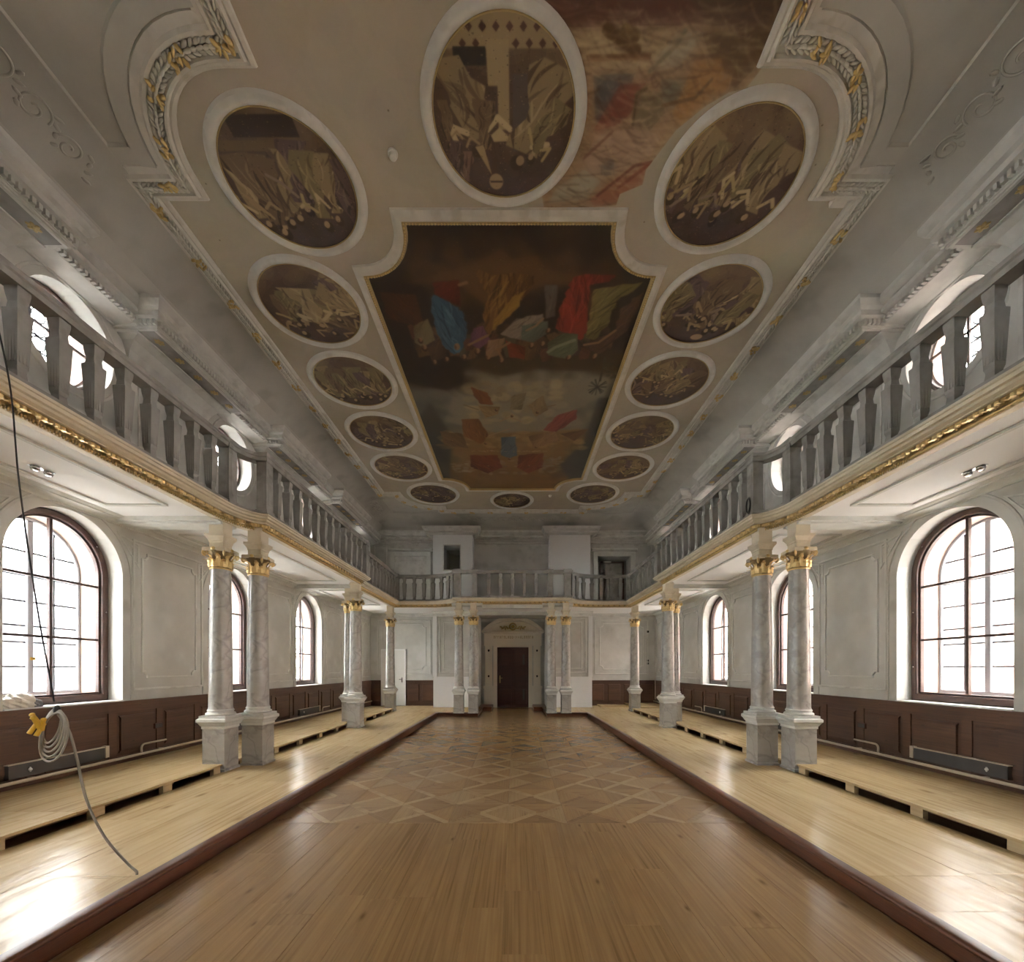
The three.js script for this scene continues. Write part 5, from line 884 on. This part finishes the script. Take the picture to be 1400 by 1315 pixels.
{
  const t = thing('timber_platform', 'short timber step in the far corner beyond the single column opposite the white door', 'platform', 'low platforms along the walls');
  part('top_sheet', box(4.37, W - .06, Y_PLAT - .026, Y_PLAT, 14.76, D1 - .05), M.side[1], t); for (const d of [14.8, 15.4, 16.0, 16.5]) part('support_block', box(4.38, 4.7, Y_SIDE, Y_PLAT - .027, d, d + .12), M.raww, t);
  part('step_sheet', box(3.3, 4.36, Y_SIDE, Y_SIDE + .06, 15.9, D1 - .05), M.side[0], t);
}
// ---------- heating pipes, convectors, small things ----------
for (const s of [-1, 1]) {
  const side = PAIRSIDE(s);
  const p = thing('heating_pipe', 'cream heating pipe along the dado foot, ' + side, 'pipe', 'heating pipes');
  const x = s * (W - .15);
  part('main_run', at(raw(new THREE.CylinderGeometry(.02, .02, 14.4, 12)), x, .335, -9.2, 0, Math.PI / 2), M.pipe, p);
  for (const d of [3.2, 4.9, 6.7, 8.2, 9.8, 11.2, 12.8, 14.2]) part('pipe_bracket', box(s * (W - .05), s * (W - .13), .32, .35, d - .012, d + .012), M.pipe, p);
  for (const [d0, d1, h] of [[6.28, 6.72, .47], [9.05, 9.5, .47], [12.2, 12.65, .47]]) part('branch', tube([[x, .335, -d0], [x, h - .03, -d0], [x, h, -(d0 + .03)], [x, h + .005, -(d0 + .1)], [x, h + .005, -(d1 - .05)], [x, h + .005, -d1]], .014, 40, 8), M.pipe, p);
  WIN.forEach((c, i) => { if (i < 2 || i > 4) return;
    const r = thing('convector', 'flat dark convector under the window ' + ['', '', 'before the near columns, ', 'between the column pairs, ', 'past the far column pair, '][i] + side, 'radiator', 'convectors under the windows');
    part('casing', box(s * (W - .045), s * (W - .10), .37, .52, c - .75, c + .35), M.radiator, r);
    part('top_edge', box(s * (W - .045), s * (W - .105), .52, .53, c - .76, c + .36), M.pipe, r);
    part('end_bracket', box(s * (W - .045), s * (W - .112), .38, .54, c + .35, c + .40), M.pipe, r);
    part('valve', at(join([blob(.018, .018, .018), blob(.012, .03, .012)]), s * (W - .112), .44, -(c - .55)), M.plastic, r);
  });
  const so = thing('wall_socket', 'dark socket box set in the timber dado ' + side, 'socket', 'dado sockets ' + side);
  part('box', box(s * (W - .04), s * (W - .075), .66, .74, 6.6, 6.75), M.redwood, so); part('cover', box(s * (W - .075), s * (W - .08), .67, .73, 6.61, 6.74), M.radiator, so);
  // spotlights in the gallery soffit
  for (const [d, xx] of [[4.55, 5.0], [8.6, 4.85]]) {
    const l = thing('soffit_spotlight', 'chrome twin spotlight under the gallery ' + (d < 6 ? 'before the near column pair, ' : 'between the column pairs, ') + side, 'spotlight', 'soffit spotlights');
    part('plate', box(s * (xx - .03), s * (xx + .03), Y_SOFF - .008, Y_SOFF, d - .11, d + .11), M.chrome, l);
    for (const q of [-1, 1]) part('lamp_head', at(lathe([[0, 0], [.035, 0], [.04, -.02], [.03, -.045], [0, -.04]], 18), s * xx, Y_SOFF - .005, -(d + q * .065)), M.chrome, l);
  }
}
{
  // rope from the gallery rail, coil of cable and its loose end on the side floor
  const t = thing('cable_coil', 'grey cable coil with yellow plugs hanging on a thin rope', 'cable');
  const cx = -3.23, cy = 1.30, cd = 3.06;
  part('rope', tube([[-3.88, 4.84, -3.18], [-3.85, 4.42, -3.18], [-3.71, 3.7, -3.18], [-3.60, 3.0, -3.14], [-3.40, 2.0, -3.09], [cx - .02, cy + .06, -cd]], .0055, 60, 6), M.wire, t);
  const loops = []; for (let k = 0; k < 5; k++) { const pts = [], rr = .115 + k * .012, ox = (k - 2) * .008; for (let i = 0; i <= 24; i++) { const a = i / 24 * 6.283; pts.push([cx + ox * 2 - .03 + Math.sin(a) * rr * .78 + Math.cos(a) * .035, cy - rr * (1.02 + k * .04) + Math.cos(a) * rr * 1.08, -cd + Math.sin(a) * .03 + (k - 2) * .012]); } loops.push(tube(pts, .0075, 48, 6)); }
  part('cable_loops', join(loops), M.cable, t);
  part('knot', at(blob(.022, .035, .022), cx, cy, -cd), M.wire, t);
  part('loose_end', tube([[cx + .0, cy - .02, -cd], [cx + .07, cy - .14, -cd - .01], [cx + .13, cy - .34, -3.07], [-3.02, .66, -3.06], [-2.86, .40, -3.03], [-2.66, .2, -3.01], [-2.60, .160, -3.0], [-2.60, .142, -3.0]], .0085, 70, 7), M.cable, t);
  const pl = []; for (let k = 0; k < 5; k++) pl.push(at(join([raw(new THREE.CylinderGeometry(.013, .015, .085, 10)), at(blob(.017, .014, .017), 0, .045, 0)]), cx - .115 + (k % 3) * .022, cy - .07 - k * .018, -cd + .03 + (k % 2) * .02, k, .3, .4));
  part('yellow_plugs', join(pl), M.yellow, t);
  const b = thing('plastic_bag', 'crumpled white and grey plastic bag on a window sill', 'bag');
  const g = blob(.12, .12, .17, 20, 14), P = g.attributes.position; const hsh = (x, y, z) => Math.sin(x * 61 + y * 37) * Math.cos(z * 47 - y * 53) * .012 + Math.sin(z * 90 + x * 30) * .006; for (let i = 0; i < P.count; i++) { const x = P.getX(i), y = P.getY(i), z = P.getZ(i), k = 1 + hsh(x, y, z) * 8; P.setXYZ(i, x * k, Math.max(-.05, y * k), z * k); } g.computeVertexNormals();
  part('white_bag', at(g, -(W + .09), WIN_SILL + .062, -4.91), M.bagw, b);
  const g2 = g.clone(); g2.scale(.7, .55, .6); part('grey_bundle', at(g2, -(W + .07), WIN_SILL + .04, -5.04), M.bagg, b);
  const k = thing('cable_loop', 'thin dark cable looped against the gallery balustrade post above the near column pair', 'cable');
  part('loop', join([0, 1, 2].map(i => { const pts = []; for (let j = 0; j <= 20; j++) { const a = j / 20 * 6.283; pts.push([3.60 + .008 * i + Math.sin(a) * .01, 4.06 + Math.cos(a) * (.10 + i * .012), -(6.42 + Math.sin(a) * .07)]); } return tube(pts, .005, 40, 5); })), M.wire, k);
  // a white junction box and conduit in the far corner
  const c = thing('conduit', 'thin grey conduit with small switches in the far hall corner', 'conduit');
  part('pipe', at(raw(new THREE.CylinderGeometry(.018, .018, 3.2, 8)), W - .06, 2.0, -(D1 - .2)), M.upmould, c);
  for (const y of [1.75, 1.86, 3.0]) part('switch', box(W - .32, W - .25, y, y + .08, D1 - .03, D1), M.dark, c);
  const st = thing('yellow_sticker', 'small yellow sticker on the pane above the plastic bag', 'sticker');
  part('paper', box(-(W + .257), -(W + .255), 1.70, 1.735, 5.19, 5.25), M.yellow, st);
}
renderer.render(scene, camera);
